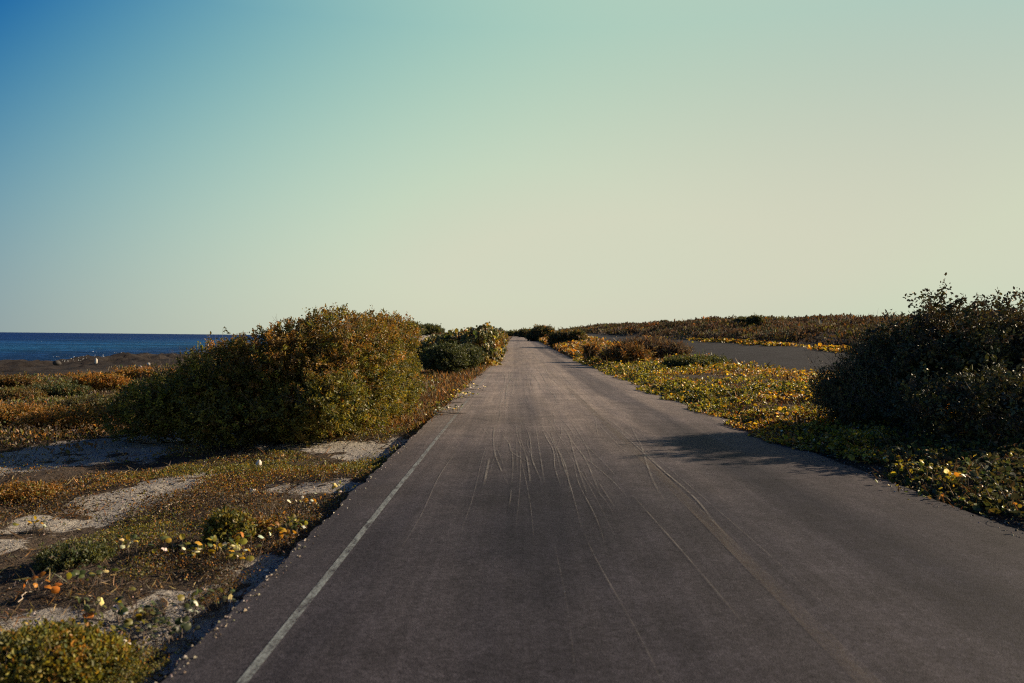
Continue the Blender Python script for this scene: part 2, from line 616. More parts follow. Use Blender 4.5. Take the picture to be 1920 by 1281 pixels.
def sea_mat():
    m, t, bs = new_mat("sea_water")
    p = t.n("ShaderNodeNewGeometry").outputs['Position']
    s = t.n("ShaderNodeSeparateXYZ")
    t.put(s.inputs[0], p)
    # pale sandy shallows lie in a belt some way off the shore, deep water beyond
    wob = t.math('MULTIPLY', t.math('SUBTRACT', t.noise(p, .012, 3), .5), 60)
    dist = t.math('ADD', t.math('MULTIPLY', s.outputs[0], -1.0), wob)
    depth = t.ramp(t.math('DIVIDE', dist, 900.0), [(0.06, (.009, .034, .105)), (.10, (.008, .034, .11)), (.14, (.012, .066, .168)), (.20, (.010, .052, .15)), (.32, (.007, .028, .112)), (1.0, (.007, .024, .108))])
    mp = t.n("ShaderNodeMapping")
    t.put(mp.inputs[0], p)
    mp.inputs['Scale'].default_value = (1.0, .35, 1)
    w1 = t.noise(mp.outputs[0], .42, 8, .72, .3)
    w2 = t.noise(mp.outputs[0], .06, 3, .6)
    mps = t.n("ShaderNodeMapping")
    t.put(mps.inputs[0], p)
    mps.inputs['Rotation'].default_value = (0, 0, .5)
    mps.inputs['Scale'].default_value = (.010, .045, 1)
    w3 = t.noise(mps.outputs[0], 1.0, 6, .7)
    depth = t.mix(1.0, depth, t.ramp(w3, [(.32, .45), (.5, .95), (.68, 1.7)]), 'MULTIPLY')
    c = t.mix(1.0, depth, t.ramp(w1, [(.34, .42), (.50, .95), (.64, 1.6)]), 'MULTIPLY')
    t.put(bs.inputs['Base Color'], c)
    t.put(bs.inputs['Roughness'], .42)
    t.put(bs.inputs['IOR'], 1.06)
    t.put(bs.inputs['Specular IOR Level'], .05)
    b = t.n("ShaderNodeBump")
    t.put(b.inputs['Strength'], 1.0)
    t.put(b.inputs['Distance'], 1.0)
    t.put(b.inputs['Height'], t.math('ADD', t.math('MULTIPLY', w1, .8), t.math('MULTIPLY', w2, 1.5)))
    t.put(bs.inputs['Normal'], b.outputs[0])
    return m


def plain_mat(name, c0, c1, scale, rough=.8, bump=.3):
    m, t, bs = new_mat(name)
    p = t.n("ShaderNodeTexCoord").outputs['Object']
    n = t.noise(p, scale, 6, .65)
    t.put(bs.inputs['Base Color'], t.mix(n, c0, c1))
    t.put(bs.inputs['Roughness'], rough)
    b = t.n("ShaderNodeBump")
    t.put(b.inputs['Strength'], bump)
    t.put(b.inputs['Distance'], .03)
    t.put(b.inputs['Height'], n)
    t.put(bs.inputs['Normal'], b.outputs[0])
    return m


M_GROUND = ground_mat()
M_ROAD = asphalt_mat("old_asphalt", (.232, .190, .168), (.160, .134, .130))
M_ROAD2 = asphalt_mat("dark_asphalt", (.026, .025, .030), (.020, .019, .024), worn=False)
M_LINE = worn_paint("white_road_paint", (.29, .33, .335), .30, .68, 8, (1.6, .5, 1))
M_SCR = worn_paint("pale_scratches", (.22, .20, .18), .30, .74, 4, (3, .8, 1))
M_CENTRE = worn_paint("faded_centre_paint", (.115, .086, .064), .30, .78, 2.2, (2.5, .25, 1))
M_SEA = sea_mat()
M_ROCK = plain_mat("shore_rock", (.018, .016, .016), (.055, .048, .044), 3, .9, .8)
M_STONE = plain_mat("pale_stone", (.42, .37, .31), (.66, .60, .53), 9, .8, .5)
M_WOOD = plain_mat("driftwood", (.26, .20, .15), (.52, .43, .34), 12, .85, .5)
M_FOAM = plain_mat("foam", (.55, .58, .60), (.85, .86, .86), 2, .9, .3)

# ------------------------------------------------------------------ ground zones (left of the road)


def poly_world(pts):
    return np.array([on_ground(x, y)[:2] for x, y in pts])


def in_poly(poly, x, y):
    x, y = np.asarray(x), np.asarray(y)
    ins = np.zeros(x.shape, bool)
    j = len(poly) - 1
    for i in range(len(poly)):
        xi, yi = poly[i]
        xj, yj = poly[j]
        with np.errstate(divide='ignore', invalid='ignore'):
            c = ((yi > y) != (yj > y)) & (x < (xj - xi) * (y - yi) / (yj - yi + 1e-12) + xi)
        ins ^= c
        j = i
    return ins


SAND_PX = [
    [(-160, 880), (0, 850), (110, 828), (260, 815), (350, 803), (470, 822), (600, 830), (745, 820), (772, 826), (700, 870), (660, 868), (590, 845), (480, 832), (340, 850), (200, 868), (90, 878), (0, 892), (-160, 925)],
    [(20, 985), (120, 942), (260, 905), (400, 880), (440, 884), (330, 925), (240, 960), (180, 992), (90, 1000)],
    [(490, 925), (560, 902), (672, 893), (650, 925), (560, 935)],
    [(-60, 1012), (40, 1005), (40, 1040), (-60, 1050)],
    [(-120, 1170), (0, 1150), (150, 1170), (300, 1115), (392, 1112), (345, 1190), (280, 1240), (120, 1215), (-40, 1215)],
    [(250, 1330), (330, 1195), (420, 1110), (500, 1040), (520, 1050), (420, 1190), (330, 1330)],
]
SAND = [poly_world(p) for p in SAND_PX]


def sandiness(x, y):
    jx = (fbm(x * 1.3, y * 1.3, 61, 5) - .5) * 1.5
    jy = (fbm(x * 1.3, y * 1.3, 67, 5) - .5) * 1.5
    s = np.zeros(np.shape(x))
    for p in SAND:
        for k in (.35, 1.0):
            s += in_poly(p, x + jx * k, y + jy * k) * .5
    # creepers and litter break the sand up
    return np.clip(s - 1.5 * np.clip(fbm(x * 2.6, y * 2.6, 69, 3) - .62, 0, 1) / .2, 0, 1)


def ground_sheet():
    def steps(segs):
        out = []
        for a, b, s in segs:
            out += list(np.arange(a, b - 1e-6, s))
        return out
    xs = steps([(-52, -47, .5), (-47, -40, .25), (-40, -14, .4), (-14, -8, .14), (-8, -2, .07), (-2, RX0 - .02, .05)])
    xs += [RX0 - .01, RX0, RX0 + .3, 1.3, RX1 - .3, RX1, RX1 + .02]
    xs += steps([(RX1 + .1, QX0 - .05, .14)]) + [QX0 - .02, QX0, 14.5, QX1, QX1 + .02] + steps([(18.4, 36, .5), (36, 70, 2)])
    xs += [80, 110, 160, 260, 450, 800]
    xs = [-800, -200, -90, -70, -60, -56] + xs
    ys = [-40, -20, -8, -3] + steps([(-1, 2, .3), (2, 16, .08), (16, 40, .25), (40, 120, .8), (120, 420, 3)]) + [420, 450, 500, 600, 800, 1200, 2000, 3500]
    xs, ys = np.unique(np.round(xs, 4)), np.array(ys, float)
    X, Y = np.meshgrid(xs, ys)
    Z = H(X, Y)
    nx, ny = len(xs), len(ys)
    i = np.arange(nx * ny).reshape(ny, nx)
    q = np.stack([i[:-1, :-1], i[:-1, 1:], i[1:, 1:], i[1:, :-1]], -1).reshape(-1, 4)
    sand = sandiness(X, Y)
    sand = np.maximum(sand, np.exp(-((X + 20) / 9) ** 2 - ((Y - 165) / 22) ** 2))
    rocky = np.clip((-27 - X + (fbm(X * .2, Y * .2, 23, 3) - .5) * 9) / 3.5, 0, 1)
    rocky = np.maximum(rocky, (X < -44) * 1.0)
    dry = np.clip((Y - 15) / 3, 0, 1) * np.clip((X + 6) / 1.5, 0, 1) * (X < RX0) * .8
    C = np.stack([sand, rocky, dry], -1).reshape(-1, 3)
    o = mesh_obj("ground", np.stack([X, Y, Z], -1).reshape(-1, 3), [q], M_GROUND, C, smooth=True)
    tag(o, kind='structure')


ground_sheet()

# ------------------------------------------------------------------ roads


def strip(name, x0, x1, ys, zf, mat, wob=.05, seed=0, thick=.12, nx=9, tilt=None):
    ys = np.asarray(ys, float)
    e0 = x0 + wob * 2 * (fbm(ys * 1.1, ys * 0, seed, 5) - .5) + .05 * (fbm(ys * 7, ys * 0, seed + 1, 3) - .5)
    e1 = x1 + wob * 2 * (fbm(ys * 1.1, ys * 0 + 9, seed + 3, 5) - .5) + .05 * (fbm(ys * 7, ys * 0, seed + 2, 3) - .5)
    u = np.linspace(0, 1, nx)
    X = e0[:, None] * (1 - u) + e1[:, None] * u
    Y = np.broadcast_to(ys[:, None], X.shape)
    Z = zf(X, Y)
    top = np.stack([X, Y, Z], -1)
    lo0, lo1 = top[:, 0] - [0.02, 0, thick], top[:, -1] - [-.02, 0, thick]
    g = np.concatenate([lo0[:, None], top, lo1[:, None]], 1)
    n = g.shape[1]
    i = np.arange(len(ys) * n).reshape(len(ys), n)
    q = np.stack([i[:-1, :-1], i[:-1, 1:], i[1:, 1:], i[1:, :-1]], -1).reshape(-1, 4)
    return mesh_obj(name, g.reshape(-1, 3), [q], mat)


YR = np.concatenate([np.arange(-20, 2, 1), np.arange(2, 16, .045), np.arange(16, 40, .15), np.arange(40, 140, .7), np.arange(140, 440, 3)])


def zmain(x, y):
    return zroad(y) + .02 * (1 - ((x - 1.3) / 2.95) ** 2) + .012 * (fbm(x * .6, y * .25, 77, 2) - .5)


def zside(x, y):
    q = zq(y)
    return q + (0.72 - 0.45 * np.clip((y - 60) / 100, 0, 1)) * (x - QX0) / (QX1 - QX0) + .0


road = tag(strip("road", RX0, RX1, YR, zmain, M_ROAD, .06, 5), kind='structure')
road2 = tag(strip("second_road", QX0, QX1, YR, zside, M_ROAD2, .10, 9), kind='structure')


def marks(name, lines, mat, lift, fade=None):
    """painted or scratched strips lying on the road; worn away towards their ends"""
    V, Q, K, n = [], [], [], 0
    for pts, w in lines:
        pts = np.asarray(pts, float)
        t = unit(np.gradient(pts, axis=0))
        s = np.stack([t[:, 1], -t[:, 0]], -1) * (w / 2)
        for a in (pts - s, pts + s):
            V.append(np.column_stack([a, zmain(a[:, 0], a[:, 1]) + lift]))
        k = len(pts)
        u = np.linspace(0, 1, k)
        a = np.clip(np.minimum(u, 1 - u) / .28, 0.0, 1) * rng.uniform(.35, .95) * np.clip((pts[:, 1] - 2.5) / 6, .22, 1) if fade is None else fade(pts)
        K += [a, a]
        i = np.arange(k - 1)
        Q.append(np.stack([n + i, n + k + i, n + k + i + 1, n + i + 1], -1))
        n += 2 * k
    return mesh_obj(name, np.concatenate(V), [np.concatenate(Q)], mat, np.repeat(np.concatenate(K)[:, None], 3, 1), parent=road)


yl = np.concatenate([np.arange(1, 30, .25), np.arange(30, 90, 1.0)])
marks("edge_line", [(np.column_stack([-1.235 + .03 * (fbm(yl * .3, yl * 0, 3, 3) - .5), yl]), .052)], M_LINE, .005, lambda q: np.interp(q[:, 1], [0, 10, 14, 20, 34, 60], [.72, .66, .55, .40, .30, .1]))
yc = np.arange(2, 60, .3)
marks("centre_line", [(np.column_stack([1.62 + .05 * np.sin(yc * .13), yc]), .12)], M_CENTRE, .004, lambda q: np.interp(q[:, 1], [0, 6, 12, 40], [.28, .40, .5, .15]))


def road_pts(px):
    """pixel polyline -> points on the road, resampled"""
    P = []
    for x, y in px:
        d = ray(x, y)
        P.append((CP + d * (-CAM_Z / d[2]))[:2])
    P = np.array(P)
    seg = np.concatenate([[0], np.cumsum(np.linalg.norm(np.diff(P, axis=0), axis=1))])
    n = max(4, int(seg[-1] / .25))
    s = np.linspace(0, seg[-1], n)
    Q = np.column_stack([np.interp(s, seg, P[:, 0]), np.interp(s, seg, P[:, 1])])
    for _ in range(6):
        Q[1:-1] = (Q[:-2] + 2 * Q[1:-1] + Q[2:]) / 4
    return Q


A_ = lambda pts: [(880 + x / 4, 720 + y / 4) for x, y in pts]
B_ = lambda pts: [(760 + x / 5.333, 580 + y / 5.333) for x, y in pts]
SCR = [
    (A_([(95, 315), (120, 360), (175, 430)]), .012), (A_([(187, 320), (180, 440), (190, 540), (230, 640), (300, 790)]), .02),
    (A_([(180, 440), (240, 560), (275, 700)]), .016), (A_([(200, 320), (260, 400), (320, 490), (330, 600), (318, 780)]), .014),
    (A_([(350, 310), (355, 370), (380, 470), (430, 540)]), .018), (A_([(372, 310), (370, 370), (400, 480), (460, 560)]), .014),
    (A_([(418, 320), (455, 400), (465, 500), (460, 560), (550, 770)]), .016), (A_([(495, 320), (510, 400), (540, 600), (570, 790)]), .018),
    (A_([(545, 340), (580, 420), (640, 510), (635, 640), (690, 790)]), .016), (A_([(600, 330), (650, 490), (700, 560), (740, 680), (760, 860)]), .016),
    (A_([(680, 305), (700, 370), (655, 490)]), .014), (A_([(680, 305), (750, 390), (790, 560), (850, 750), (895, 880)]), .02),
    (A_([(700, 330), (790, 470), (860, 550), (905, 650), (960, 800), (1000, 890)]), .018), (A_([(710, 285), (790, 390), (870, 470), (1000, 590), (1100, 710), (1190, 820)]), .016),
    (A_([(750, 280), (820, 370), (890, 500), (940, 660)]), .014), (A_([(940, 280), (1040, 390), (1160, 510), (1250, 600)]), .018),
    (A_([(1210, 290), (1225, 360), (1290, 470), (1310, 540), (1350, 680), (1410, 820), (1520, 980)]), .026),
    (A_([(900, 180), (1060, 290), (1200, 390), (1300, 500), (1440, 650), (1560, 760), (1750, 900), (1980, 1030)]), .016),
    (A_([(1100, 340), (1300, 520), (1400, 620), (1550, 750), (1720, 890), (1900, 1160), (2100, 1330)]), .022),
    (A_([(960, 740), (1040, 870), (1100, 960)]), .014), (A_([(1220, 850), (1420, 1080), (1600, 1280), (1900, 1640), (2280, 2100)]), .014),
    (A_([(318, 790), (300, 950)]), .014),
    (A_([(150, 560), (125, 700), (110, 780)]), .03),
    (A_([(430, 540), (460, 760)]), .02), (A_([(355, 400), (360, 700)]), .012),
    (B_([(985, 640), (1000, 690), (985, 790)]), 0.032), (B_([(1040, 600), (1035, 680), (1050, 720), (1020, 770), (1010, 830), (1000, 1030)]), 0.038),
    (B_([(1070, 630), (1050, 700), (1110, 770)]), 0.032), (B_([(1110, 640), (1115, 700), (1110, 760), (1125, 830)]), 0.035),
    (B_([(1150, 700), (1155, 770), (1135, 800)]), 0.029), (B_([(1210, 620), (1225, 700), (1215, 820)]), 0.038), (B_([(1270, 640), (1255, 740), (1265, 800)]), 0.032),
    (B_([(1280, 660), (1340, 750), (1350, 830)]), 0.038), (B_([(1290, 580), (1370, 660), (1400, 740), (1450, 830)]), 0.042), (B_([(1330, 600), (1390, 710), (1445, 800)]), 0.035),
    (B_([(1380, 560), (1440, 680), (1520, 750), (1590, 820)]), 0.035), (B_([(1535, 620), (1590, 690), (1650, 750), (1700, 820)]), 0.042),
    (B_([(1100, 500), (1095, 570), (1110, 610)]), 0.040), (B_([(1220, 530), (1215, 600)]), 0.048), (B_([(890, 1170), (885, 1280)]), 0.032), (B_([(940, 640), (900, 760)]), 0.026),
]
_rs = np.random.default_rng(19)
STREAKS = []
for _ in range(16):
    _x, _y, _l = _rs.normal(.35, .55), _rs.uniform(2.2, 9), _rs.uniform(2.5, 9)
    _q = np.linspace(0, 1, 24)
    STREAKS.append((np.column_stack([_x + _rs.normal(0, .10) * _q + .02 * np.sin(_q * _rs.uniform(3, 8)), _y + _q * _l]), _rs.uniform(.004, .009)))
for _ in range(34):
    _x, _y, _l = _rs.normal(.35, .75), _rs.uniform(7.5, 26), _rs.uniform(2.0, 7)
    _q = np.linspace(0, 1, 20)
    STREAKS.append((np.column_stack([_x + _rs.normal(0, .14) * _q + _rs.uniform(.01, .06) * np.sin(_q * _rs.uniform(3, 9) + _rs.uniform(0, 6)), _y + _q * _l]), _rs.uniform(.007, .012) * (.6 + _y / 18)))
marks("scratch_marks", STREAKS + [(road_pts(p), w * .85) for p, w in SCR], M_SCR, .007)

# ------------------------------------------------------------------ sea


def build_sea():
    z = -2.45
    xs = -np.concatenate([[43.5], np.arange(44, 90, .8), np.geomspace(90, 40000, 60)])[::-1]
    ys = np.concatenate([[-4000, -800, -200], np.arange(-40, 300, 2.0), np.geomspace(300, 60000, 40)])
    X, Y = np.meshgrid(xs, ys)
    near = np.clip(1 - (-X - 60) / 60, 0, 1)
    Z = z + near * ((fbm(X * .22, Y * .09, 90, 3) - .5) * .5)
    i = np.arange(X.size).reshape(X.shape)
    q = np.stack([i[:-1, :-1], i[:-1, 1:], i[1:, 1:], i[1:, :-1]], -1).reshape(-1, 4)
    tag(mesh_obj("sea", np.stack([X, Y, Z], -1).reshape(-1, 3), [q], M_SEA, smooth=True), kind='structure')


build_sea()

# ------------------------------------------------------------------ shrubs
OLIVE, GREEN, DKGREEN = (.105, .098, .024), (.062, .080, .028), (.062, .074, .044)
YGREEN, YELLOW, ORANGE = (.22, .19, .028), (.48, .31, .036), (.36, .165, .028)
RUST, BROWN, STRAW, PALE = (.20, .098, .030), (.088, .060, .036), (.30, .22, .11), (.80, .76, .64)
DEAD, ASH = (.062, .047, .036), (.14, .12, .10)


def lobe(px, py, Y, rx, rz, ry):
    """an ellipsoid of foliage; px radii are measured at distance Y"""
    return (*at(px, py, Y), rx * Y / F, ry, rz * Y / F)


def grow(name, label, cat, lobes, clumps, per, size, pal, seed, tpl=T_LEAF, mat=None, twig=(.16, .36), up=.5, spread=.9,
         group=None, stems=14, fill=.25, fill_size=2.2, top_pal=None, rough=.16, sprig=.06, bare=0, rootless=False, wfac=1.0, facing=None):
    r = np.random.default_rng(seed)
    L = np.array(lobes, float)
    C, Rd = L[:, :3], L[:, 3:]
    Rd -= np.minimum(.45 * (twig[0] + twig[1]) / 2, .30 * Rd)
    area = (Rd[:, 0] * Rd[:, 1] + Rd[:, 0] * Rd[:, 2] + Rd[:, 1] * Rd[:, 2])
    P, N = [], []
    need = clumps
    while need > 0:
        m = max(400, need * 3)
        li = r.choice(len(L), m, p=area / area.sum())
        u = unit(r.normal(size=(m, 3)))
        c, rd = C[li], Rd[li]
        rad = 1 + rough * n3(c + u * rd, 2.2 / max(.25, float(Rd.mean()))) + r.normal(0, .05, m)
        rad *= np.where(r.random(m) < .35, r.uniform(.72, .98, m), 1.0)
        p = c + u * rd * rad[:, None]
        ok = p[:, 2] > H(p[:, 0], p[:, 1]) + .02
        for k in range(len(L)):
            q = np.linalg.norm((p - C[k]) / Rd[k], axis=1)
            ok &= ~((q < .78) & (li != k))
        # holes where twigs show through
        ok &= (n3(p, 5.0 / max(.35, float(Rd.mean()))) > -.40) | (r.random(m) < .30)
        P.append(p[ok][:need])
        N.append(unit(u / rd)[ok][:need])
        need -= len(P[-1])
    P, N = np.concatenate(P), np.concatenate(N)
    n = len(P)
    base = np.array([*C[:, :2].mean(0), 0])
    lowest = L[np.argmin(C[:, 2] - Rd[:, 2])]
    base[2] = float(H(base[0], base[1])) - .02
    root = empty(name, base)
    tag(root, label, cat, group)
    bag = Bag()
    td = unit(N * .9 + np.array([0, 0, up]) + r.normal(0, .35, (n, 3)))
    tl = r.uniform(*twig, n)
    spr = r.random(n) < sprig
    tl[spr] *= 2.2
    zlo, zhi = P[:, 2].min(), P[:, 2].max()
    # leaves set along each twig
    s = r.uniform(0, 1, (n, per)) ** .45
    pos = (P - td * tl[:, None] * .45)[:, None] + td[:, None] * (tl[:, None] * s)[:, :, None] + r.normal(0, .010 + .33 * size, (n, per, 3))
    ld = unit(td[:, None] * .6 + r.normal(0, spread, (n, per, 3)) + np.array([0, 0, .15]))
    nr = unit(r.normal(0, .75, (n, per, 3)) + N[:, None] * .9 + np.array([0, 0, .35]))
    if facing is not None:
        nr = unit(nr * .55 + np.array(facing))
    sz = size * np.exp(r.normal(0, .25, n * per))
    # each twig has its own tone
    col = pick(pal, n, .30, r)
    if top_pal is not None:
        h = (P[:, 2] - zlo) / (zhi - zlo + 1e-6) + .25 * n3(P, 1.6)
        w = np.clip((h - .52) / .26, 0, 1) * r.uniform(.4, 1, n)
        tp = pick(top_pal, n, .25, r)
        sel = r.random(n) < w
        col[sel] = tp[sel]
    col = np.repeat(col, per, 0) * .65 + pick(pal, n * per, .25, r) * .35
    bag.add(pos.reshape(-1, 3), ld.reshape(-1, 3), nr.reshape(-1, 3), sz, tpl, col, np.full(n * per, wfac))
    # inner leaves: the dim mass behind the outer twigs
    m = int(n * per * fill)
    if m:
        a2 = np.where(Rd.min(1) > .38 * Rd.min(1).max(), area, 0)
        li = r.choice(len(L), m, p=a2 / a2.sum())
        p = C[li] + unit(r.normal(size=(m, 3))) * Rd[li] * r.uniform(.30, .76, (m, 1))
        ok = p[:, 2] > H(p[:, 0], p[:, 1])
        p = p[ok]
        bag.add(p, r.normal(size=p.shape), r.normal(size=p.shape), size * fill_size * np.exp(r.normal(0, .2, len(p))), T_DIA,
                pick(pal, len(p), .25, r), np.full(len(p), 1.3))
    bag.build("foliage", mat or M_LEAF, root)
    # woody stems from the ground to some of the twigs
    if stems or bare:
        bb = Bag()
        targets = P[r.choice(n, min(stems, n), replace=False)] if stems else np.zeros((0, 3))
        for tpt in targets:
            lb = L[np.argmin(((C - tpt) ** 2).sum(1))]
            x0, y0 = (base[:2] * .3 + lb[:2] * .7) + r.normal(0, .25, 2) * lb[3:5].mean()
            b0 = np.array([x0, y0, float(H(x0, y0)) - .03])
            b0[:2] = base[:2] * .9 + b0[:2] * .1
            b0[2] = float(H(b0[0], b0[1])) - .03
            k = np.linspace(0, 1, 6)[:, None]
            mid = (b0 + tpt) / 2 + r.normal(0, .10, 3) + np.array([0, 0, .12])
            pts = (1 - k) ** 2 * b0 + 2 * k * (1 - k) * mid + k ** 2 * tpt
            rr = .006 + .010 * min(2.0, np.linalg.norm(tpt - b0))
            V, q = tube(pts, rr, .003)
            bb.raw(V, q, (1, 1, 1))
        if bare:
            ii = r.choice(n, min(bare, n), replace=False)
            for i in ii:
                p0 = P[i] - N[i] * .12
                d = unit(td[i] + r.normal(0, .25, 3))
                ln = r.uniform(.25, .55) * (twig[1] / .3)
                k = np.linspace(0, 1, 4)[:, None]
                pts = p0 + d * ln * k + np.array([0, 0, .06]) * k * k + r.normal(0, .01, (4, 3)) * k
                V, q = tube(pts, .0045, .0015, 3)
                bb.raw(V, q, (1, 1, 1))
                for _ in range(2):
                    j = r.integers(1, 3)
                    d2 = unit(d + r.normal(0, .6, 3))
                    V, q = tube(np.array([pts[j], pts[j] + d2 * ln * .28, pts[j] + d2 * ln * .5 + [0, 0, .02]]), .003, .001, 3)
                    bb.raw(V, q, (1, 1, 1))
        bb.build("branches", M_BARK, root)
    return root


def plant_shrubs():
    Y = 14.5
    # the big wind-shaped bush left of the road
    grow("shrub", "big wind-shaped bush with rusty top and sunlit olive side, standing left of the road", "shrub",
         [lobe(640, 696, 15.0, 124, 110, 1.5), lobe(742, 634, 17.6, 46, 44, .9), lobe(690, 634, 16.6, 60, 48, 1.0), lobe(570, 668, 14.8, 80, 72, 1.1), lobe(520, 702, 14.6, 98, 86, 1.2),
          lobe(430, 738, 14.6, 105, 94, 1.1), lobe(468, 690, 14.8, 46, 44, .7), lobe(330, 764, 14.6, 105, 66, 1.0), lobe(255, 790, 14.6, 55, 34, .7),
          lobe(745, 715, 17.2, 46, 70, 1.2), lobe(715, 745, 15.6, 52, 52, .9), lobe(668, 765, 14.2, 60, 44, .8), lobe(625, 752, 13.4, 66, 62, .8), lobe(560, 775, 13.6, 84, 52, .8),
          lobe(440, 790, 13.8, 96, 42, .8), lobe(650, 655, 13.9, 34, 34, .5), lobe(600, 700, 13.4, 30, 30, .45), lobe(690, 700, 14.8, 32, 36, .5)],
         6400, 20, .043, [(4.5, OLIVE), (3, GREEN), (4.5, YGREEN), (1.2, RUST), (.6, DKGREEN)], 101, stems=70, bare=110,
         top_pal=[(4, RUST), (1.6, ORANGE), (1.6, BROWN), (.4, OLIVE)], rough=.17, twig=(.14, .30), sprig=.035)
    grow("shrub", "low twiggy shrub with bare grey tips, at the seaward foot of the big wind-shaped bush", "shrub",
         [lobe(385, 688, 17.5, 50, 32, .7), lobe(335, 715, 17.5, 60, 30, .7), lobe(290, 745, 17.5, 55, 25, .6)],
         420, 10, .045, [(3, DKGREEN), (2, BROWN), (1.5, OLIVE)], 102, stems=14, bare=150)
    # round dark shrub and the sea grape beyond it
    grow("shrub", "low dark green domed shrub in shade in front of the big-leaved hedge", "shrub",
         [lobe(838, 672, 37, 44, 26, 1.1), lobe(875, 668, 38, 30, 22, .9), lobe(812, 676, 37.5, 26, 18, .8)],
         1500, 12, .075, [(4, DKGREEN), (3, GREEN), (.6, OLIVE)], 103, stems=10, rough=.12)
    grow("sea_grape_hedge", "big-leaved hedge speckled with yellow, red and white leaves at the left verge", "hedge",
         [lobe(905, 660, 46, 36, 42, 2.5), lobe(868, 650, 48, 46, 26, 2.0), lobe(825, 656, 50, 42, 20, 2.0), lobe(920, 646, 56, 24, 28, 3.5), lobe(798, 660, 50, 32, 16, 1.6)],
         2600, 8, .165, [(3.2, GREEN), (2.6, DKGREEN), (2.2, YGREEN), (1.0, YELLOW), (.8, ORANGE), (1.0, RUST), (.22, PALE)], 104,
         tpl=T_ROUND, mat=M_GLOSS, stems=16, twig=(.2, .5), spread=.7, rough=.10, fill=.15, fill_size=1.3, facing=(.35, -.45, .3))
    grow("hedge", "narrow brown-green hedge farther along the left verge, beyond the big-leaved one", "hedge",
         [lobe(933, 640, 74, 13, 16, 9), lobe(940, 637, 92, 9, 12, 9), lobe(930, 652, 62, 10, 14, 4)],
         1300, 8, .20, [(3, OLIVE), (2.5, RUST), (2, BROWN), (1, YGREEN), (.5, STRAW)], 105, stems=0, twig=(.3, .6))
    # trees on the pale dune far left
    for i, (px, py, Yt, rx, rz, lab) in enumerate([
            (770, 618, 172, 26, 12, "spreading dark tree on the far pale dune, just behind the big bush"),
            (806, 620, 178, 24, 9, "flat-topped lower tree on the far pale dune, nearer the road than its neighbour")]):
        root = grow("tree", lab, "tree", [lobe(px, py, Yt, rx, rz, 3.0), lobe(px - rx * .5, py + 3, Yt, rx * .6, rz * .7, 2.2), lobe(px + rx * .6, py + 3, Yt + 2, rx * .55, rz * .6, 2.0)],
                    700, 9, .34, [(3, DKGREEN), (2, GREEN), (1, OLIVE)], 110 + i, stems=9, twig=(.4, .9), group="trees on the far dune")
    # right side bushes, dark against the light
    grow("shrub", "tall dark bush with ragged top against the sky, at the right of the road", "shrub",
         [lobe(1772, 663, 13.5, 72, 76, 1.3), lobe(1755, 620, 13.7, 34, 34, .7), lobe(1880, 692, 13.7, 100, 88, 1.6), lobe(1905, 635, 13.5, 44, 34, .9),
          lobe(1840, 650, 13.8, 50, 40, 1.0), lobe(1700, 700, 13.5, 86, 86, 1.1), lobe(2010, 680, 13.8, 110, 105, 1.4), lobe(2000, 620, 13.9, 60, 46, .7),
          lobe(1790, 768, 11.4, 100, 56, .8), lobe(1890, 755, 10.9, 100, 60, .8), lobe(1990, 765, 11.4, 110, 60, .9), lobe(2190, 702, 12.3, 110, 118, 1.2), lobe(2330, 702, 13.0, 130, 125, 1.4), lobe(2140, 700, 13.5, 120, 110, 1.4),
          lobe(1748, 580, 14.5, 15, 42, .17), lobe(1776, 574, 12.8, 14, 46, .15), lobe(1722, 614, 14.1, 13, 36, .15), lobe(1826, 604, 12.4, 15, 42, .17), lobe(1862, 598, 14.4, 16, 46, .18),
          lobe(1893, 590, 12.9, 14, 48, .15), lobe(1922, 586, 14.7, 16, 50, .18), lobe(1955, 600, 12.4, 16, 50, .17), lobe(1690, 646, 13.1, 13, 34, .15), lobe(2010, 586, 14.1, 18, 52, .2),
          lobe(1800, 608, 14.9, 13, 36, .15), lobe(1985, 590, 13.1, 15, 46, .16), lobe(1880, 610, 12.0, 13, 40, .15), lobe(2060, 590, 14.9, 18, 52, .2)],
         6400, 19, .054, [(4, DKGREEN), (2, OLIVE), (1.5, BROWN), (1.5, DEAD)], 120, stems=60, bare=14, sprig=.20, top_pal=[(3, BROWN), (.3, RUST), (1.5, OLIVE), (2, DEAD)], rough=.2, mat=M_LEATHER)
    grow("shrub", "lower feathery shrub with pale brown tips, left of and joined to the tall dark bush", "shrub",
         [lobe(1625, 715, 13.6, 56, 62, .8), lobe(1565, 735, 13.8, 40, 44, .7), lobe(1650, 670, 14.0, 42, 40, .7), lobe(1600, 765, 13.2, 62, 40, .7), lobe(1690, 770, 12.8, 70, 44, .7)],
         2300, 16, .038, [(2, OLIVE), (3, DKGREEN), (2, BROWN), (.5, RUST)], 121, mat=M_LEATHER, stems=26, bare=60, twig=(.18, .42), up=.9, spread=.6, tpl=T_LONG, wfac=1.5, sprig=.2, rough=.2)
    # mid distance right
    grow("shrub", "low dark mound of green leaves among the yellow vines", "shrub",
         [lobe(1290, 688, 36, 46, 18, 1.1), lobe(1335, 686, 37, 34, 15, 1.0)], 1100, 10, .085, [(4, DKGREEN), (2.5, GREEN), (1, OLIVE), (.25, YGREEN)], 123, stems=0, rough=.1)
    grow("shrub", "withered plant with long hanging orange leaves at the edge of the vines", "shrub",
         [lobe(1178, 665, 44, 42, 13, 1.1), lobe(1150, 665, 47, 26, 10, 1.0), lobe(1108, 658, 52, 18, 8, .8)], 230, 8, .24,
         [(1.5, RUST), (2.5, BROWN), (1.6, ORANGE), (1.2, STRAW), (1, DEAD), (1, OLIVE)], 124, tpl=T_LONG, mat=M_DRY, stems=30, up=.9, twig=(.25, .6))
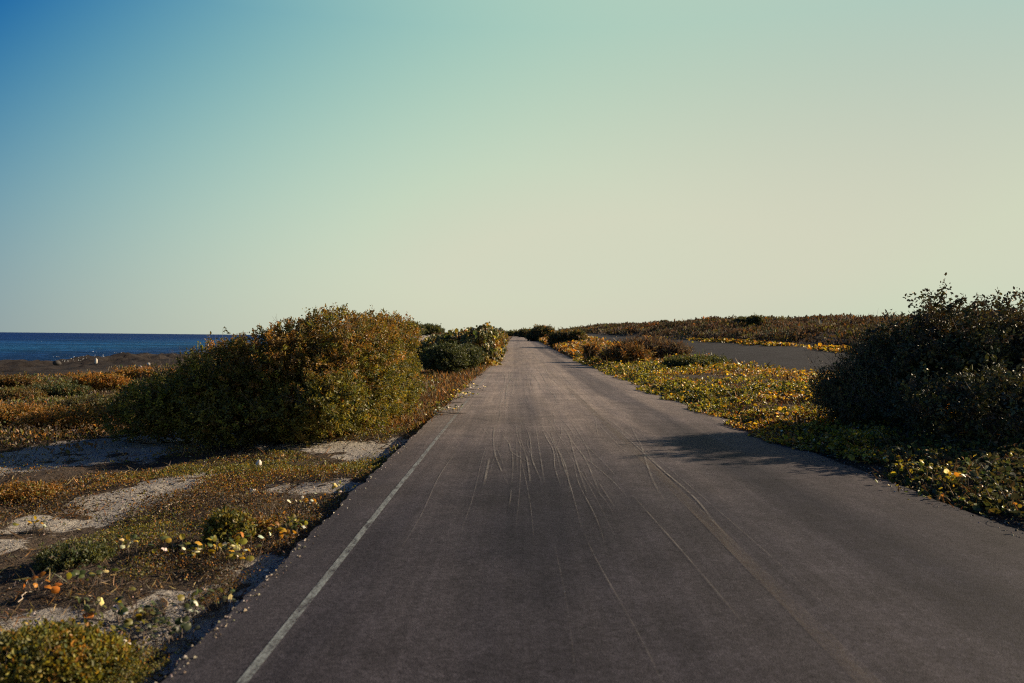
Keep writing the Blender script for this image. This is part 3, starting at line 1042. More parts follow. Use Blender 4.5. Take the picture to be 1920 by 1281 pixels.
    grow("shrub", "spiky brown thicket in front of the second road", "shrub",
         [lobe(1215, 655, 49, 40, 18, 1.3), lobe(1262, 660, 47, 34, 13, 1.2), lobe(1190, 653, 52, 26, 12, 1.0)], 480, 9, .20,
         [(3, BROWN), (2.2, ASH), (1.5, DEAD), (1, RUST), (1.6, STRAW)], 125, tpl=T_LONG, mat=M_DRY, stems=20, up=1.5, spread=.5, twig=(.3, .7), bare=60)
    grow("shrub", "dark rounded bush casting a shadow on the distant road", "shrub",
         [lobe(1058, 634, 100, 24, 11, 2.0), lobe(1082, 632, 98, 18, 11, 1.8), lobe(1040, 640, 100, 12, 7, 1.5)], 1300, 9, .21,
         [(4, DKGREEN), (2.5, OLIVE), (2, BROWN), (.7, ORANGE)], 126, stems=8, twig=(.3, .7))
    grow("shrub", "larger dark bush farther along the right verge, crest highest on the skyline", "shrub",
         [lobe(1020, 627, 160, 22, 14, 3.5), lobe(1003, 629, 165, 16, 11, 3.0), lobe(1038, 632, 158, 14, 9, 2.5)], 1300, 9, .30,
         [(4, DKGREEN), (2.5, OLIVE), (2, BROWN), (.5, ORANGE)], 127, stems=8, twig=(.4, .9))
    grow("shrub", "small bush at the far end of the road on the right", "shrub",
         [lobe(985, 626, 255, 13, 6, 4), lobe(974, 627.5, 285, 10, 4, 4)], 600, 8, .45, [(4, DKGREEN), (2, OLIVE), (1.5, BROWN)], 128, stems=0, twig=(.5, 1.2))
    grow("shrub", "hazy grey-green bush closing the view at the end of the road", "shrub",
         [lobe(962, 626, 372, 9, 4, 5), lobe(948, 627, 380, 10, 4, 5), lobe(980, 626, 378, 12, 4.5, 5)], 500, 8, .6, [(3, GREEN), (3, OLIVE), (2, DKGREEN)], 129, stems=0, twig=(.5, 1.4))
    # skyline of the ridge
    for i, (px, py, Yt, rx, rz, lab) in enumerate([
            (1414, 601, 88, 15, 5, "dark flat bush standing out on the ridge skyline"),
            (1390, 603, 92, 9, 4, "small dark bush on the ridge, beside the flat skyline bush"),
            (1246, 606, 160, 9, 4, "little round bush on the low part of the ridge")]):
        grow("shrub", lab, "shrub", [lobe(px, py, Yt, rx, rz, 1.0), lobe(px + rx * .6, py + 2, Yt, rx * .6, rz * .7, .8)], 220, 9, .20,
             [(4, DKGREEN), (2, OLIVE), (1, BROWN)], 130 + i, stems=4, twig=(.2, .5))
    # low heath shrubs on the seaward flat
    heath = [
        (178, 722, 27.5, 44, 13, [(4, ORANGE), (3, RUST), (2, OLIVE)], "rusty orange low shrub on the flat below the dark shore"),
        (268, 708, 33, 52, 11, [(3, ORANGE), (3, RUST), (2.5, OLIVE)], "wide low orange shrub nearest the shore, beside the big bush"),
        (112, 798, 15.2, 80, 22, [(3, ORANGE), (2.5, RUST), (2, OLIVE), (1, BROWN)], "large orange-tipped spreading shrub beside the shaded sand"),
        (18, 792, 15.2, 52, 16, [(2, ORANGE), (3, RUST), (2, OLIVE), (1, BROWN)], "brownish spreading shrub at the left edge by the shaded sand"),
        (86, 740, 23.5, 52, 10, [(4, GREEN), (3, DKGREEN), (1, RUST)], "low dark green shrub on the flat below the dark shore"),
        (12, 752, 22, 40, 11, [(3, OLIVE), (2, RUST), (2, BROWN)], "low olive shrub at the left edge of the flat"),
        (165, 772, 18.5, 60, 11, [(3, BROWN), (2, OLIVE), (1.5, DKGREEN)], "dull brown shrub behind the orange-tipped spreading shrub"),
        (300, 740, 24, 46, 14, [(4, GREEN), (2, OLIVE), (1, RUST)], "green shrub tucked behind the low twiggy shrub"),
        (12, 722, 29, 36, 7, [(3, RUST), (2, BROWN), (2, OLIVE)], "thin strip of rusty shrub at the left edge under the shore"),
    ]
    for i, (px, py, Yt, rx, rz, pal, lab) in enumerate(heath):
        g = on_ground(px, py + rz)
        Yg = g[1]
        c = lambda dx, s: (g[0] + dx * Yg / F, g[1] + .5, g[2] + .15 * s + rz * Yg / F * .55, rx * s * Yg / F, .55 + .25 * s, rz * Yg / F * s * 1.1)
        grow("shrub", lab, "shrub", [c(0, 1.0), c(-rx * .6, .7), c(rx * .6, .75)], int(480 + 9 * rx), 14, .0017 * Yg + .012, pal, 140 + i,
             stems=5, twig=(.08 + .003 * Yg, .2 + .006 * Yg), up=.9, group="low heath shrubs on the seaward flat")


plant_shrubs()

# ------------------------------------------------------------------ ground cover


def fan_points(n, az0, az1, d0, d1, r):
    """points spread evenly over the angle and the logarithm of distance, so that the near ground is densest"""
    az = r.uniform(az0, az1, n)
    d = np.exp(r.uniform(math.log(d0), math.log(d1), n))
    return d * np.sin(az), d * np.cos(az), d


def rand_dirs(n, r, tilt):
    a = r.uniform(0, 6.283, n)
    return np.stack([np.cos(a), np.sin(a), np.abs(r.normal(0, tilt, n))], -1)


def left_cover():
    r = np.random.default_rng(31)
    mat_bag, dry_bag = Bag(), Bag()
    # mats of small fleshy leaves, in cushions
    x, y, d = fan_points(950000, R(-42), R(-3), 2.3, 60, r)
    s = sandiness(x, y)
    hump = fbm(x * 1.1, y * 1.1, 71, 4)
    green = fbm(x * .55, y * .55, 83, 3)
    lush = .95 * np.exp(-((x + 3.7) / 2.0) ** 2 - ((y - 10.6) / 1.3) ** 2) + np.exp(-((x + 2.75) / .55) ** 2 - ((y - 4.0) / .5) ** 2) * 1.1
    p = np.clip((hump - .42) * 3.2 + lush * .9, 0, 1) * (1 - s * .90)
    p *= ((x < RX0 - .02 - .2 * fbm(y * 1.5, y * 0, 17, 3)) & (x > -28)) * np.where(y > 14, .5, 1)
    ok = r.random(len(x)) < p * .85
    x, y, d, hump, green, lush = (v[ok] for v in (x, y, d, hump, green, lush))
    n = len(x)
    hgt = np.clip((hump - .40) * .32, 0, .12) * np.sqrt(r.random(n)) + r.uniform(0, .02, n) + .05 * lush * r.random(n)
    pos = np.stack([x, y, H(x, y) + hgt], -1)
    size = (.0045 + .00125 * d) * np.exp(r.normal(0, .3, n))
    g = np.clip((green - .44) * 6 + r.normal(0, .35, n) + lush * .35, 0, 1)
    c1 = pick([(3, YGREEN), (3, OLIVE), (1.5, GREEN), (.5, ORANGE)], n, .28, r)
    c2 = pick([(.5, ORANGE), (1.5, RUST), (3.2, BROWN), (2.6, DEAD), (1.0, ASH), (.9, OLIVE)], n, .32, r)
    c2 = np.where((lush * 1.4 + r.normal(0, .25, n) > .5)[:, None], pick([(2, ORANGE), (2, RUST), (2, YGREEN), (1.5, BROWN)], n, .25, r), c2)
    col = np.where((r.random(n) < g)[:, None], c1, c2)
    col = col * .82
    mat_bag.add(pos, rand_dirs(n, r, 1.5), r.normal(size=(n, 3)) + [0, 0, 1.0], size, T_LEAF, col, np.full(n, 1.35))
    o = mat_bag.build("ground_cover", M_LEAF)
    tag(o, "matted creeping plants, orange, olive and green, over the sandy ground left of the road", "ground cover", kind='stuff')
    # dry stems and grass
    x, y, d = fan_points(330000, R(-42), R(-3), 2.3, 45, r)
    s = sandiness(x, y)
    den = fbm(x * .8, y * .8, 91, 3)
    p = np.clip((den - .38) * 2.6, 0.10, 1) * (1 - s * .72) * ((x < RX0 + .06 * (fbm(y * 2.5, y * 0, 18, 3) - .3)) & (x > -30))
    ok = r.random(len(x)) < p
    x, y, d = x[ok], y[ok], d[ok]
    n = len(x)
    pos = np.stack([x, y, H(x, y) - .005], -1)
    dirs = rand_dirs(n, r, .55)
    col = pick([(3, BROWN), (1.2, STRAW), (1.2, RUST), (2, DEAD), (2, ASH), (.4, OLIVE)], n, .3, r)
    dry_bag.add(pos, dirs, r.normal(size=(n, 3)), (.030 + .0050 * d) * np.exp(r.normal(0, .35, n)), T_BLADE, col, np.full(n, .8))
    # rusty verge between the big bush and the road
    x = r.uniform(-6.2, RX0 + .05, 90000)
    y = np.exp(r.uniform(math.log(14.6), math.log(60), 90000))
    pr = np.clip((y - 14.4) / 1.5, 0, 1) * np.clip(1.3 - np.clip(-x - 3.6, 0, 9) / 1.5, 0, 1) * np.where(y > 40, x > -2.6 - .01 * y, True)
    ok = r.random(len(x)) < pr
    x, y = x[ok], y[ok]
    n = len(x)
    pos = np.stack([x, y, H(x, y)], -1)
    col = pick([(3, RUST), (2, ORANGE), (3, BROWN), (2.6, STRAW), (1, YGREEN), (1, ASH)], n, .3, r)
    dry_bag.add(pos, rand_dirs(n, r, 1.0), r.normal(size=(n, 3)), (.05 + .0042 * y) * np.exp(r.normal(0, .3, n)), T_BLADE, col, np.full(n, 1.5))
    o = dry_bag.build("dry_grass", M_DRY)
    tag(o, "dry rusty grass and straw-coloured stems on the left verge and sandy flat", "grass", kind='stuff')


def right_cover():
    r = np.random.default_rng(41)
    bag = Bag()
    x, y, d = fan_points(470000, R(4), R(48), 6.0, 75, r)
    jag = (fbm(y * .9, y * 0, 55, 3) - .5) * .9
    edge = 4.10 + jag - .25 * np.exp(-((y - 13.2) / 1.2) ** 2)
    near = np.clip((y - 9.9 - (x - 4.6) * .25) / 1.2, .02, 1)
    far = fbm(x * .35, y * .35, 57, 3)
    p = (x > edge) * (x < 10.85) * near * np.clip(.30 + (far - .40) * 4.2 + np.exp(-((x - 4.6) / .9) ** 2) * .55, 0, 1)
    # dry gaps where the withered plants and thicket stand
    p *= 1 - .8 * np.exp(-((x - 6.8) / 1.6) ** 2 - ((y - 46) / 9) ** 2)
    ok = r.random(len(x)) < p
    x, y, d, jag = x[ok], y[ok], d[ok], jag[ok]
    n = len(x)
    cl = fbm(x * 1.9, y * 1.9, 59, 3)
    hgt = (.02 + .66 * np.clip(cl - .32, 0, .6) * np.clip((x - 4.1) / .5, .25, 1)) * np.sqrt(r.random(n))
    hgt = hgt + .16 * np.clip((x - 8.6) / 1.6, 0, 1) * r.random(n)
    pos = np.stack([x, y, np.maximum(H(x, y), zroad(y) - .01) + hgt], -1)
    tone = fbm(x * .5, y * .5, 63, 3)
    cg = pick([(4, YGREEN), (2.5, (.17, .17, .030)), (2.4, GREEN), (.5, YELLOW), (1.5, OLIVE)], n, .28, r)
    co = pick([(1.8, ORANGE), (2.0, YELLOW), (2.0, RUST), (2.5, BROWN), (1.2, YGREEN)], n, .28, r)
    f = np.clip((tone - .5) * 5 + .36 + (x - 6.5) * .10, 0.06, .90)
    col = np.where((r.random(n) < f)[:, None], co, cg)
    w = r.random(n) < .012
    col[w] = pick([(1, PALE)], int(w.sum()), .15, r)
    size = (.024 + .0013 * d) * np.exp(r.normal(0, .32, n))
    dirs = rand_dirs(n, r, .8)
    nr = r.normal(0, .75, (n, 3)) + SUN_DIR * .25 + [0, 0, .6]
    k = d < 26
    bag.add(pos[k], dirs[k], nr[k], size[k], T_ROUND, col[k])
    bag.add(pos[~k], dirs[~k], nr[~k], size[~k], T_LEAF, col[~k], np.full(int((~k).sum()), 1.6))
    o = bag.build("vine_cover", M_GLOSS, smooth=False)
    tag(o, "creeping beach vines with glossy yellow-green and orange leaves between the two roads", "ground cover", kind='stuff')
    # dry stems, dead runners and grass
    bag = Bag()
    x, y, d = fan_points(90000, R(4), R(50), 6.0, 90, r)
    p = (x > 4.25 + (fbm(y * .9, y * 0, 55, 3) - .5) * .9) * (x < 10.9) * np.clip((fbm(x * .5, y * .5, 65, 3) - .33) * 3, .12, 1)
    p *= np.where(d > 10, 1, .55)
    ok = r.random(len(x)) < p
    x, y, d = x[ok], y[ok], d[ok]
    n = len(x)
    pos = np.stack([x, y, H(x, y)], -1)
    col = pick([(3, BROWN), (2, STRAW), (2.5, RUST), (1, OLIVE), (.25, (.40, .36, .30))], n, .3, r)
    bag.add(pos, rand_dirs(n, r, .9), r.normal(size=(n, 3)), (.07 + .0055 * d) * np.exp(r.normal(0, .35, n)), T_BLADE, col, np.full(n, 1.0))
    # shaded green creepers under the tall bush
    x, y = r.uniform(4.2, 9.5, 60000), r.uniform(5.6, 13.5, 60000)
    ok = (x > 4.42 + (fbm(y * .9, y * 0, 55, 3) - .5) * .6) & (r.random(60000) < .75)
    x, y = x[ok], y[ok]
    n = len(x)
    pos = np.stack([x, y, H(x, y) + r.uniform(0, .16, n) * np.clip((x - 4.2) / 1.2, .2, 1)], -1)
    col = pick([(3, DKGREEN), (3, GREEN), (1.5, OLIVE), (1.5, BROWN)], n, .3, r)
    bag.add(pos, rand_dirs(n, r, .8), r.normal(size=(n, 3)) + [0, 0, .8], .055 * np.exp(r.normal(0, .3, n)), T_LEAF, col, np.full(n, 1.3))
    for _ in range(70):
        cx, cy = r.uniform(4.5, 8.2), r.uniform(6.4, 12.5)
        a, L, hh = r.uniform(0, 6.283), r.uniform(.25, .9), r.uniform(.06, .28)
        k = np.linspace(0, 1, 9)
        xx, yy = cx + L * k * np.cos(a), cy + L * k * np.sin(a)
        pts = np.stack([xx, yy, H(xx, yy) + .02 + hh * np.sin(k * np.pi * r.uniform(.7, 1.0))], -1)
        if xx.min() > 4.35:
            V, q = tube(pts, .0045, .002, 4)
            bag.raw(V, q, pick([(2, ASH), (1, STRAW), (1, BROWN)], 1, .2, r)[0])
    o = bag.build("dry_grass", M_DRY)
    tag(o, "dead brown stems and dull creepers on the strip between the two roads", "grass", kind='stuff')


def ridge_cover():
    r = np.random.default_rng(51)
    bag = Bag()
    # yellow strip along the far edge of the second road
    y = np.exp(r.uniform(math.log(18), math.log(120), 34000))
    y = y[r.random(len(y)) < np.clip((fbm(y * .5, y * 0, 19, 4) - .34) * 4, .04, 1) * np.clip((88 - y) / 25, .10, 1)]
    x = QX1 + r.normal(.35, .34, len(y)) + .3 * np.sin(y * .4)
    n = len(x)
    pos = np.stack([x, y, H(x, y) + r.uniform(0, .16, n)], -1)
    col = pick([(1.5, YELLOW), (1.2, ORANGE), (3, YGREEN), (2, RUST), (1.5, BROWN)], n, .3, r)
    bag.add(pos, rand_dirs(n, r, .8), r.normal(size=(n, 3)) + SUN_DIR, (.055 + .0012 * y) * np.exp(r.normal(0, .3, n)), T_LEAF, col, np.full(n, 1.7))
    o = bag.build("vine_cover", M_GLOSS)
    tag(o, "low yellow vines along the far edge of the second road", "ground cover", kind='stuff')
    bag = Bag()
    m = 15000
    y = np.exp(r.uniform(math.log(20), math.log(420), m))
    x = r.uniform(19.2, 40, m)
    clump = fbm(x * .30, y * .22, 93, 4)
    ok = r.random(m) < np.clip((clump - .30) * 4, .15, 1) * np.clip((x - 19.0) / 1.2, .2, 1)
    x, y, clump = x[ok], y[ok], clump[ok]
    n, per = len(x), 22
    h = (.25 + 1.0 * np.clip(clump - .3, 0, .5)) * r.uniform(.5, 1.25, n) * (1 + y / 400)
    u = r.normal(size=(n, per, 3)) * np.array([.34, .34, 0]) * (1 + y / 180)[:, None, None]
    u[:, :, 2] = h[:, None] * np.sqrt(r.random((n, per)))
    pos = np.stack([x, y, H(x, y)], -1)[:, None] + u
    col = np.repeat(pick([(4, BROWN), (3, DEAD), (1.2, RUST), (1.6, OLIVE), (1.2, DKGREEN), (1.2, ASH)], n, .4, r), per, 0)
    d = np.repeat(np.stack([np.zeros(n), np.zeros(n), np.ones(n)], -1), per, 0) + r.normal(0, .65, (n * per, 3))
    size = np.repeat(.085 + .0017 * y, per) * np.exp(r.normal(0, .3, n * per))
    bag.add(pos.reshape(-1, 3), d, r.normal(size=(n * per, 3)), size, T_LEAF, col, np.full(n * per, .9))
    o = bag.build("scrub", M_DRY)
    tag(o, "dense brown scrub covering the long low ridge beyond the second road", "scrub", kind='stuff')


def far_left_cover():
    """low heath that reads as one mass on the seaward flat and along the verge far off"""
    r = np.random.default_rng(61)
    bag = Bag()
    m = 16000
    x, y, d = fan_points(m, R(-45), R(-2.2), 15, 330, r)
    clump = fbm(x * .35, y * .35, 95, 4)
    dune = np.exp(-((x + 20) / 9) ** 2 - ((y - 165) / 24) ** 2)
    p = (x < -2.6 - .012 * y) * np.clip((x + 30) / 4, 0, 1) * np.clip((clump - .40) * 4, .05, 1) * (1 - sandiness(x, y)) * (1 - .93 * dune)
    ok = r.random(m) < p
    x, y, d, clump = x[ok], y[ok], d[ok], clump[ok]
    n, per = len(x), 24
    h = (.08 + .55 * np.clip(clump - .34, 0, .5)) * r.uniform(.5, 1.2, n)
    u = r.normal(size=(n, per, 3)) * np.array([.24, .24, 0]) * (1 + d / 90)[:, None, None]
    u[:, :, 2] = h[:, None] * np.sqrt(r.random((n, per)))
    P = np.stack([x, y, H(x, y)], -1)[:, None] + u
    tone = fbm(x * .2, y * .2, 97, 3)
    c = np.where((tone + r.normal(0, .1, n) > .5)[:, None], pick([(.5, ORANGE), (2.2, RUST), (3.5, BROWN), (2, OLIVE), (2, DEAD)], n, .35, r),
                 pick([(2.4, OLIVE), (3, BROWN), (2, GREEN), (1, RUST), (2, DEAD)], n, .35, r))
    dr = np.array([0, 0, .9]) + r.normal(0, .7, (n * per, 3))
    bag.add(P.reshape(-1, 3), dr, r.normal(size=(n * per, 3)), np.repeat(.022 + .0017 * d, per) * np.exp(r.normal(0, .3, n * per)), T_LEAF, np.repeat(c, per, 0), np.full(n * per, 1.1))
    # right-hand far verge of the main road
    y = np.exp(r.uniform(math.log(60), math.log(330), 14000))
    x = RX1 + .15 + np.abs(r.normal(0, 2.6, len(y)))
    n = len(x)
    P = np.stack([x, y, H(x, y) + r.uniform(0, .35, n)], -1)
    bag.add(P, rand_dirs(n, r, .9), r.normal(size=(n, 3)), (.08 + .0022 * y) * np.exp(r.normal(0, .3, n)), T_LEAF,
            pick([(3, ORANGE), (2.5, RUST), (2, YGREEN), (2, BROWN), (.6, STRAW)], n, .3, r), np.full(n, 1.3))
    o = bag.build("heath", M_LEAF)
    tag(o, "low rusty and olive heath over the seaward flat and the far verges", "heath", kind='stuff')


def gravel():
    r = np.random.default_rng(37)
    D = np.array([[1, 0, 0], [-1, 0, 0], [0, 1, 0], [0, -1, 0], [0, 0, .8], [0, 0, -.8], [.6, .6, .3], [-.6, .5, .3]], float)
    Fc = np.array([[0, 6, 4], [6, 2, 4], [2, 7, 4], [7, 1, 4], [1, 3, 4], [3, 0, 4], [6, 0, 5], [2, 6, 5], [7, 2, 5], [1, 7, 5], [3, 1, 5], [0, 3, 5]])
    x, y, d = fan_points(60000, R(-42), R(-4), 2.4, 16, r)
    s = sandiness(x, y)
    edge = np.exp(-((x - RX0 + .10) / .14) ** 2)
    ok = r.random(len(x)) < np.clip(.20 * s + .45 * edge + .03, 0, 1) * (x < RX0 + .10)
    xe = r.normal(RX1 + .12, .12, 1200)
    ye = np.exp(r.uniform(math.log(5), math.log(24), 1200))
    x, y = np.concatenate([x[ok], xe]), np.concatenate([y[ok], ye])
    n = len(x)
    sz = .0030 * np.exp(r.normal(0, .55, n)) + .0005 * np.hypot(x, y)
    z = np.where((x > RX0) & (x < RX1), zroad(y) + .004, H(x, y))
    J = D[None] * np.exp(r.normal(0, .25, (n, 8, 3))) * sz[:, None, None]
    V = J + np.stack([x, y, z + sz * .25], -1)[:, None]
    C = pick([(3, (.24, .20, .16)), (2, (.34, .30, .25)), (2, (.10, .085, .07)), (1, (.055, .045, .04))], n, .25, r)
    o = mesh_obj("gravel", V.reshape(-1, 3), [(Fc[None] + (np.arange(n) * 8)[:, None, None]).reshape(-1, 3)], M_PEBBLE, np.repeat(C, 8, 0))
    tag(o, "loose grit and small pebbles on the sand and along the crumbled asphalt edges", "gravel", kind='stuff')


left_cover()
gravel()
right_cover()
ridge_cover()
far_left_cover()

# ------------------------------------------------------------------ single vines and small things by the road


def vine(label, px, py, n, spread, size, pal, seed, tall=.10, white=.12, cat="vine", group=None, run=.5):
    """a creeping plant: runners along the ground with upright round leaves"""
    r = np.random.default_rng(seed)
    n = int(n * 1.6)
    g = on_ground(px, py)
    root = empty("vine_plant", g)
    tag(root, label, cat, group)
    bag, rb = Bag(), Bag()
    runs = []
    for k in range(max(2, n // 8)):
        a = r.uniform(0, 6.283)
        m = np.linspace(0, 1, 7)
        L = spread * r.uniform(.6, 1.15)
        xx = g[0] + (m - .5) * L * np.cos(a) * 1.5 + np.sin(m * 5 + k) * .05 * spread
        yy = g[1] + (m - .5) * L * np.sin(a) + np.cos(m * 4 + k) * .05 * spread
        zz = np.maximum(H(xx, yy), np.where((xx > RX0) & (xx < RX1), zroad(yy) + .02, -9)) + .012
        pts = np.stack([xx, yy, zz], -1)
        runs.append(pts)
        V, q = tube(pts, .004, .0025, 4)
        rb.raw(V, q, (1, 1, 1))
    t = r.uniform(0, 1, n)
    pos, base = np.zeros((n, 3)), np.zeros((n, 3))
    for i in range(n):
        p = runs[r.integers(len(runs))]
        k = t[i] * 6
        j = min(5, int(k))
        base[i] = p[j] * (1 - k + j) + p[j + 1] * (k - j)
    pos = base + np.stack([r.normal(0, .03, n), r.normal(0, .03, n), r.uniform(.35, 1, n) * (tall + .045)], -1)
    for i in range(n):
        V, q = tube(np.array([base[i], (base[i] + pos[i]) / 2 + r.normal(0, .006, 3), pos[i]]), .0025, .0018, 3)
        rb.raw(V, q, (1, 1, 1))
    col = pick(pal, n, .22, r)
    w = r.random(n) < white
    col[w] = pick([(1, PALE)], int(w.sum()), .1, r)
    d = rand_dirs(n, r, .6)
    nr = r.normal(0, .5, (n, 3)) + SUN_DIR * .25 + [0, 0, .75]
    sz = .60 * size * np.clip(np.exp(r.normal(0, .28, n)), .5, 1.35)
    sz[w] *= .95
    bag.add(pos, d, nr, sz, T_ROUND, col)
    bag.build("leaves", M_GLOSS, root, smooth=True)
    rb.build("runners", M_BARK, root)
    return root


GP = [(3, YGREEN), (2.5, GREEN), (1.5, YELLOW), (1, OLIVE)]
OP = [(3, ORANGE), (2, YELLOW), (1.5, RUST), (1, YGREEN)]
vine("yellow-green vine with white folded leaves, largest clump near the road in front", 385, 1055, 36, .55, .085, GP, 201, .13, .22)
vine("small yellow vine left of the largest white-leaved clump", 243, 1042, 12, .30, .07, GP, 202, .12, .2)
vine("green vine with a yellow folded leaf, right of the largest white-leaved clump", 452, 1060, 16, .28, .08, GP, 203, .12, .25)
vine("orange-leaved vine shoot at the asphalt edge, beside the upright green shrub", 497, 1026, 9, .30, .075, OP, 204, .11, .15)
vine("bright green vine clump hanging over the asphalt edge above the lit paint", 556, 1005, 16, .25, .07, [(3, GREEN), (2, YGREEN)], 205, .12, .12)
vine("vine shoot with rounded orange and cream leaves on bare soil by the road", 575, 955, 10, .32, .07, OP, 206, .09, .3)
vine("short green vine tip reaching the asphalt edge above the cream-leaved shoot", 638, 934, 9, .28, .07, GP, 207, .10, .15)
vine("clump of cupped green leaves with a few white ones on the lower sand", 212, 1170, 22, .42, .075, [(4, GREEN), (2, OLIVE), (1, YGREEN)], 208, .08, .08)
vine("row of dull green cupped leaves right of the cupped green clump on the lower sand", 272, 1186, 14, .30, .075, [(4, OLIVE), (3, GREEN)], 209, .07, .05)
vine("dark green creeper at the foot of the road edge, below the lit sand bank", 395, 1158, 22, .30, .06, [(4, GREEN), (2, DKGREEN), (1, YGREEN)], 210, .10, .08)
vine("tuft of dark creeper lowest along the road edge", 330, 1205, 18, .24, .055, [(4, DKGREEN), (2, GREEN)], 211, .08, .0)
vine("withered plant with bright orange leaves on the sand at left", 84, 1120, 6, .12, .075, [(1, (.42, .15, .02))], 212, .10, 0)
vine("dark green rosette behind the orange withered plant", 168, 1102, 14, .22, .065, [(4, GREEN), (1, YGREEN)], 213, .09, .02)
vine("loose yellow-green vine left of the lit bare sand", 66, 1000, 10, .26, .065, GP, 214, .09, .02)
vine("vine patch creeping over the white line beside the big bush", 826, 768, 46, .75, .085, [(4, GREEN), (2, YGREEN), (.6, YELLOW)], 215, .14, .04)
vine("vine patch with many white leaves on the asphalt edge, just nearer than the green one", 838, 784, 40, .65, .075, GP, 216, .10, .35)
vine("thin vine tip with pale leaves touching the white line", 880, 737, 26, 1.1, .10, GP, 217, .10, .35)
vine("far thin vine tip with pale leaves by the white line", 872, 752, 18, .7, .09, GP, 218, .09, .35)
vine("line of green and white vines under the dark domed shrub", 850, 688, 120, 3.2, .15, GP, 219, .22, .22)
vine("vine tip lying out on the road below the big-leaved hedge", 930, 681, 26, .9, .13, [(3, GREEN), (1, YELLOW)], 220, .12, .12)
vine("dark vine with bright yellow leaves spilling onto the road at right", 1702, 893, 30, .48, .085, [(3, YGREEN), (2, GREEN), (1, YELLOW)], 221, .12, .06)
vine("taller yellow-green vine standing just behind the spilling yellow vine", 1752, 878, 26, .55, .07, GP, 222, .20, .06)
vine("orange and yellow vine tangle at the right edge of the picture", 1862, 838, 60, 1.1, .065, OP, 223, .24, .08)
vine("thin vine with pale and orange leaves, nearest the road among the right vines", 1790, 915, 24, .55, .07, OP, 224, .12, .16)
vine("brown-leaved vine runner lying on the asphalt at the right edge", 1850, 942, 14, .55, .06, [(2, BROWN), (2, OLIVE), (1, ORANGE)], 225, .06, .06)
vine("small orange-leaved shoot on the asphalt edge at far right", 1914, 968, 5, .18, .07, OP, 226, .07, .1)
vine("dense green vine clump at the corner of shade on the right road edge", 1596, 842, 50, .70, .07, [(4, GREEN), (3, DKGREEN)], 227, .12, .0)
vine("bright yellow vine clump overhanging the asphalt before the shade", 1432, 790, 60, .95, .095, [(3, YGREEN), (3, YELLOW), (1, ORANGE)], 228, .16, .07)


def small_shrub(label, px, py, rx, rz, n, size, pal, seed, up=1.1, tpl=T_LEAF, wf=1.2):
    g = on_ground(px, py)
    k = g[1] / F
    lb = [(g[0], g[1], g[2] + rz * k * .5, rx * k, rx * k * .8, rz * k), (g[0] + rx * k * .5, g[1] + .1, g[2] + rz * k * .4, rx * k * .6, rx * k * .6, rz * k * .75),
          (g[0] - rx * k * .5, g[1] + .05, g[2] + rz * k * .35, rx * k * .6, rx * k * .6, rz * k * .7)]
    return grow("shrub", label, "shrub", lb, n, 10, size, pal, seed, twig=(.05, .12), up=up, stems=10, bare=12, tpl=tpl, wfac=wf, spread=.7, fill_size=1.6)


small_shrub("small upright green shrub on the brown soil, behind the white-leaved vine", 428, 1022, 42, 40, 300, .028, [(3, GREEN), (2, YGREEN), (1.5, OLIVE), (1, RUST)], 301)
small_shrub("low rusty-green tuft between the upright shrub and the asphalt", 500, 1000, 26, 16, 110, .022, [(2, RUST), (2, YGREEN), (1, ORANGE)], 302)
small_shrub("round bushy green plant in the lower left corner", 85, 1292, 130, 70, 1500, .021, [(3, YGREEN), (3, OLIVE), (2, GREEN), (.8, ORANGE)], 303, up=.6)
small_shrub("flat dark green cushion on the soil at left", 130, 1060, 62, 20, 420, .020, [(3, GREEN), (2, OLIVE), (2, DKGREEN)], 304, up=.6)
small_shrub("brown and orange cushion at the left edge, below the shaded sand", 40, 935, 60, 16, 300, .026, [(3, RUST), (2, ORANGE), (2, OLIVE)], 305, up=.6)


def stone(name, label, cat, px, py, size, mat, seed, squash=(1, .8, .7), spin=0, group=None):
    r = np.random.default_rng(seed)
    g = on_ground(px, py)
    u, v = np.meshgrid(np.linspace(0, 2 * np.pi, 15)[:-1], np.linspace(.06, np.pi - .06, 9))
    D = np.stack([np.sin(v) * np.cos(u), np.sin(v) * np.sin(u), np.cos(v)], -1).reshape(-1, 3)
    rad = 1 + .22 * n3(D * 1.0 + r.normal(0, 3, 3), 1.3) + .08 * n3(D + r.normal(0, 3, 3), 3.5)
    P = D * rad[:, None] * np.array(squash) * size
    c, s = math.cos(spin), math.sin(spin)
    P = np.stack([P[:, 0] * c - P[:, 1] * s, P[:, 0] * s + P[:, 1] * c, P[:, 2]], -1)
    i = np.arange(len(P)).reshape(9, 14)
    q = np.stack([i[:-1], np.roll(i[:-1], -1, 1), np.roll(i[1:], -1, 1), i[1:]], -1).reshape(-1, 4)[:, ::-1]
    top, bot = i[0][None, :], i[-1][None, ::-1]
    o = mesh_obj(name, P, [q, top, bot], mat, smooth=True)
    o.location = g + np.array([0, 0, size * squash[2] * .55])
    tag(o, label, cat, group)
    return o


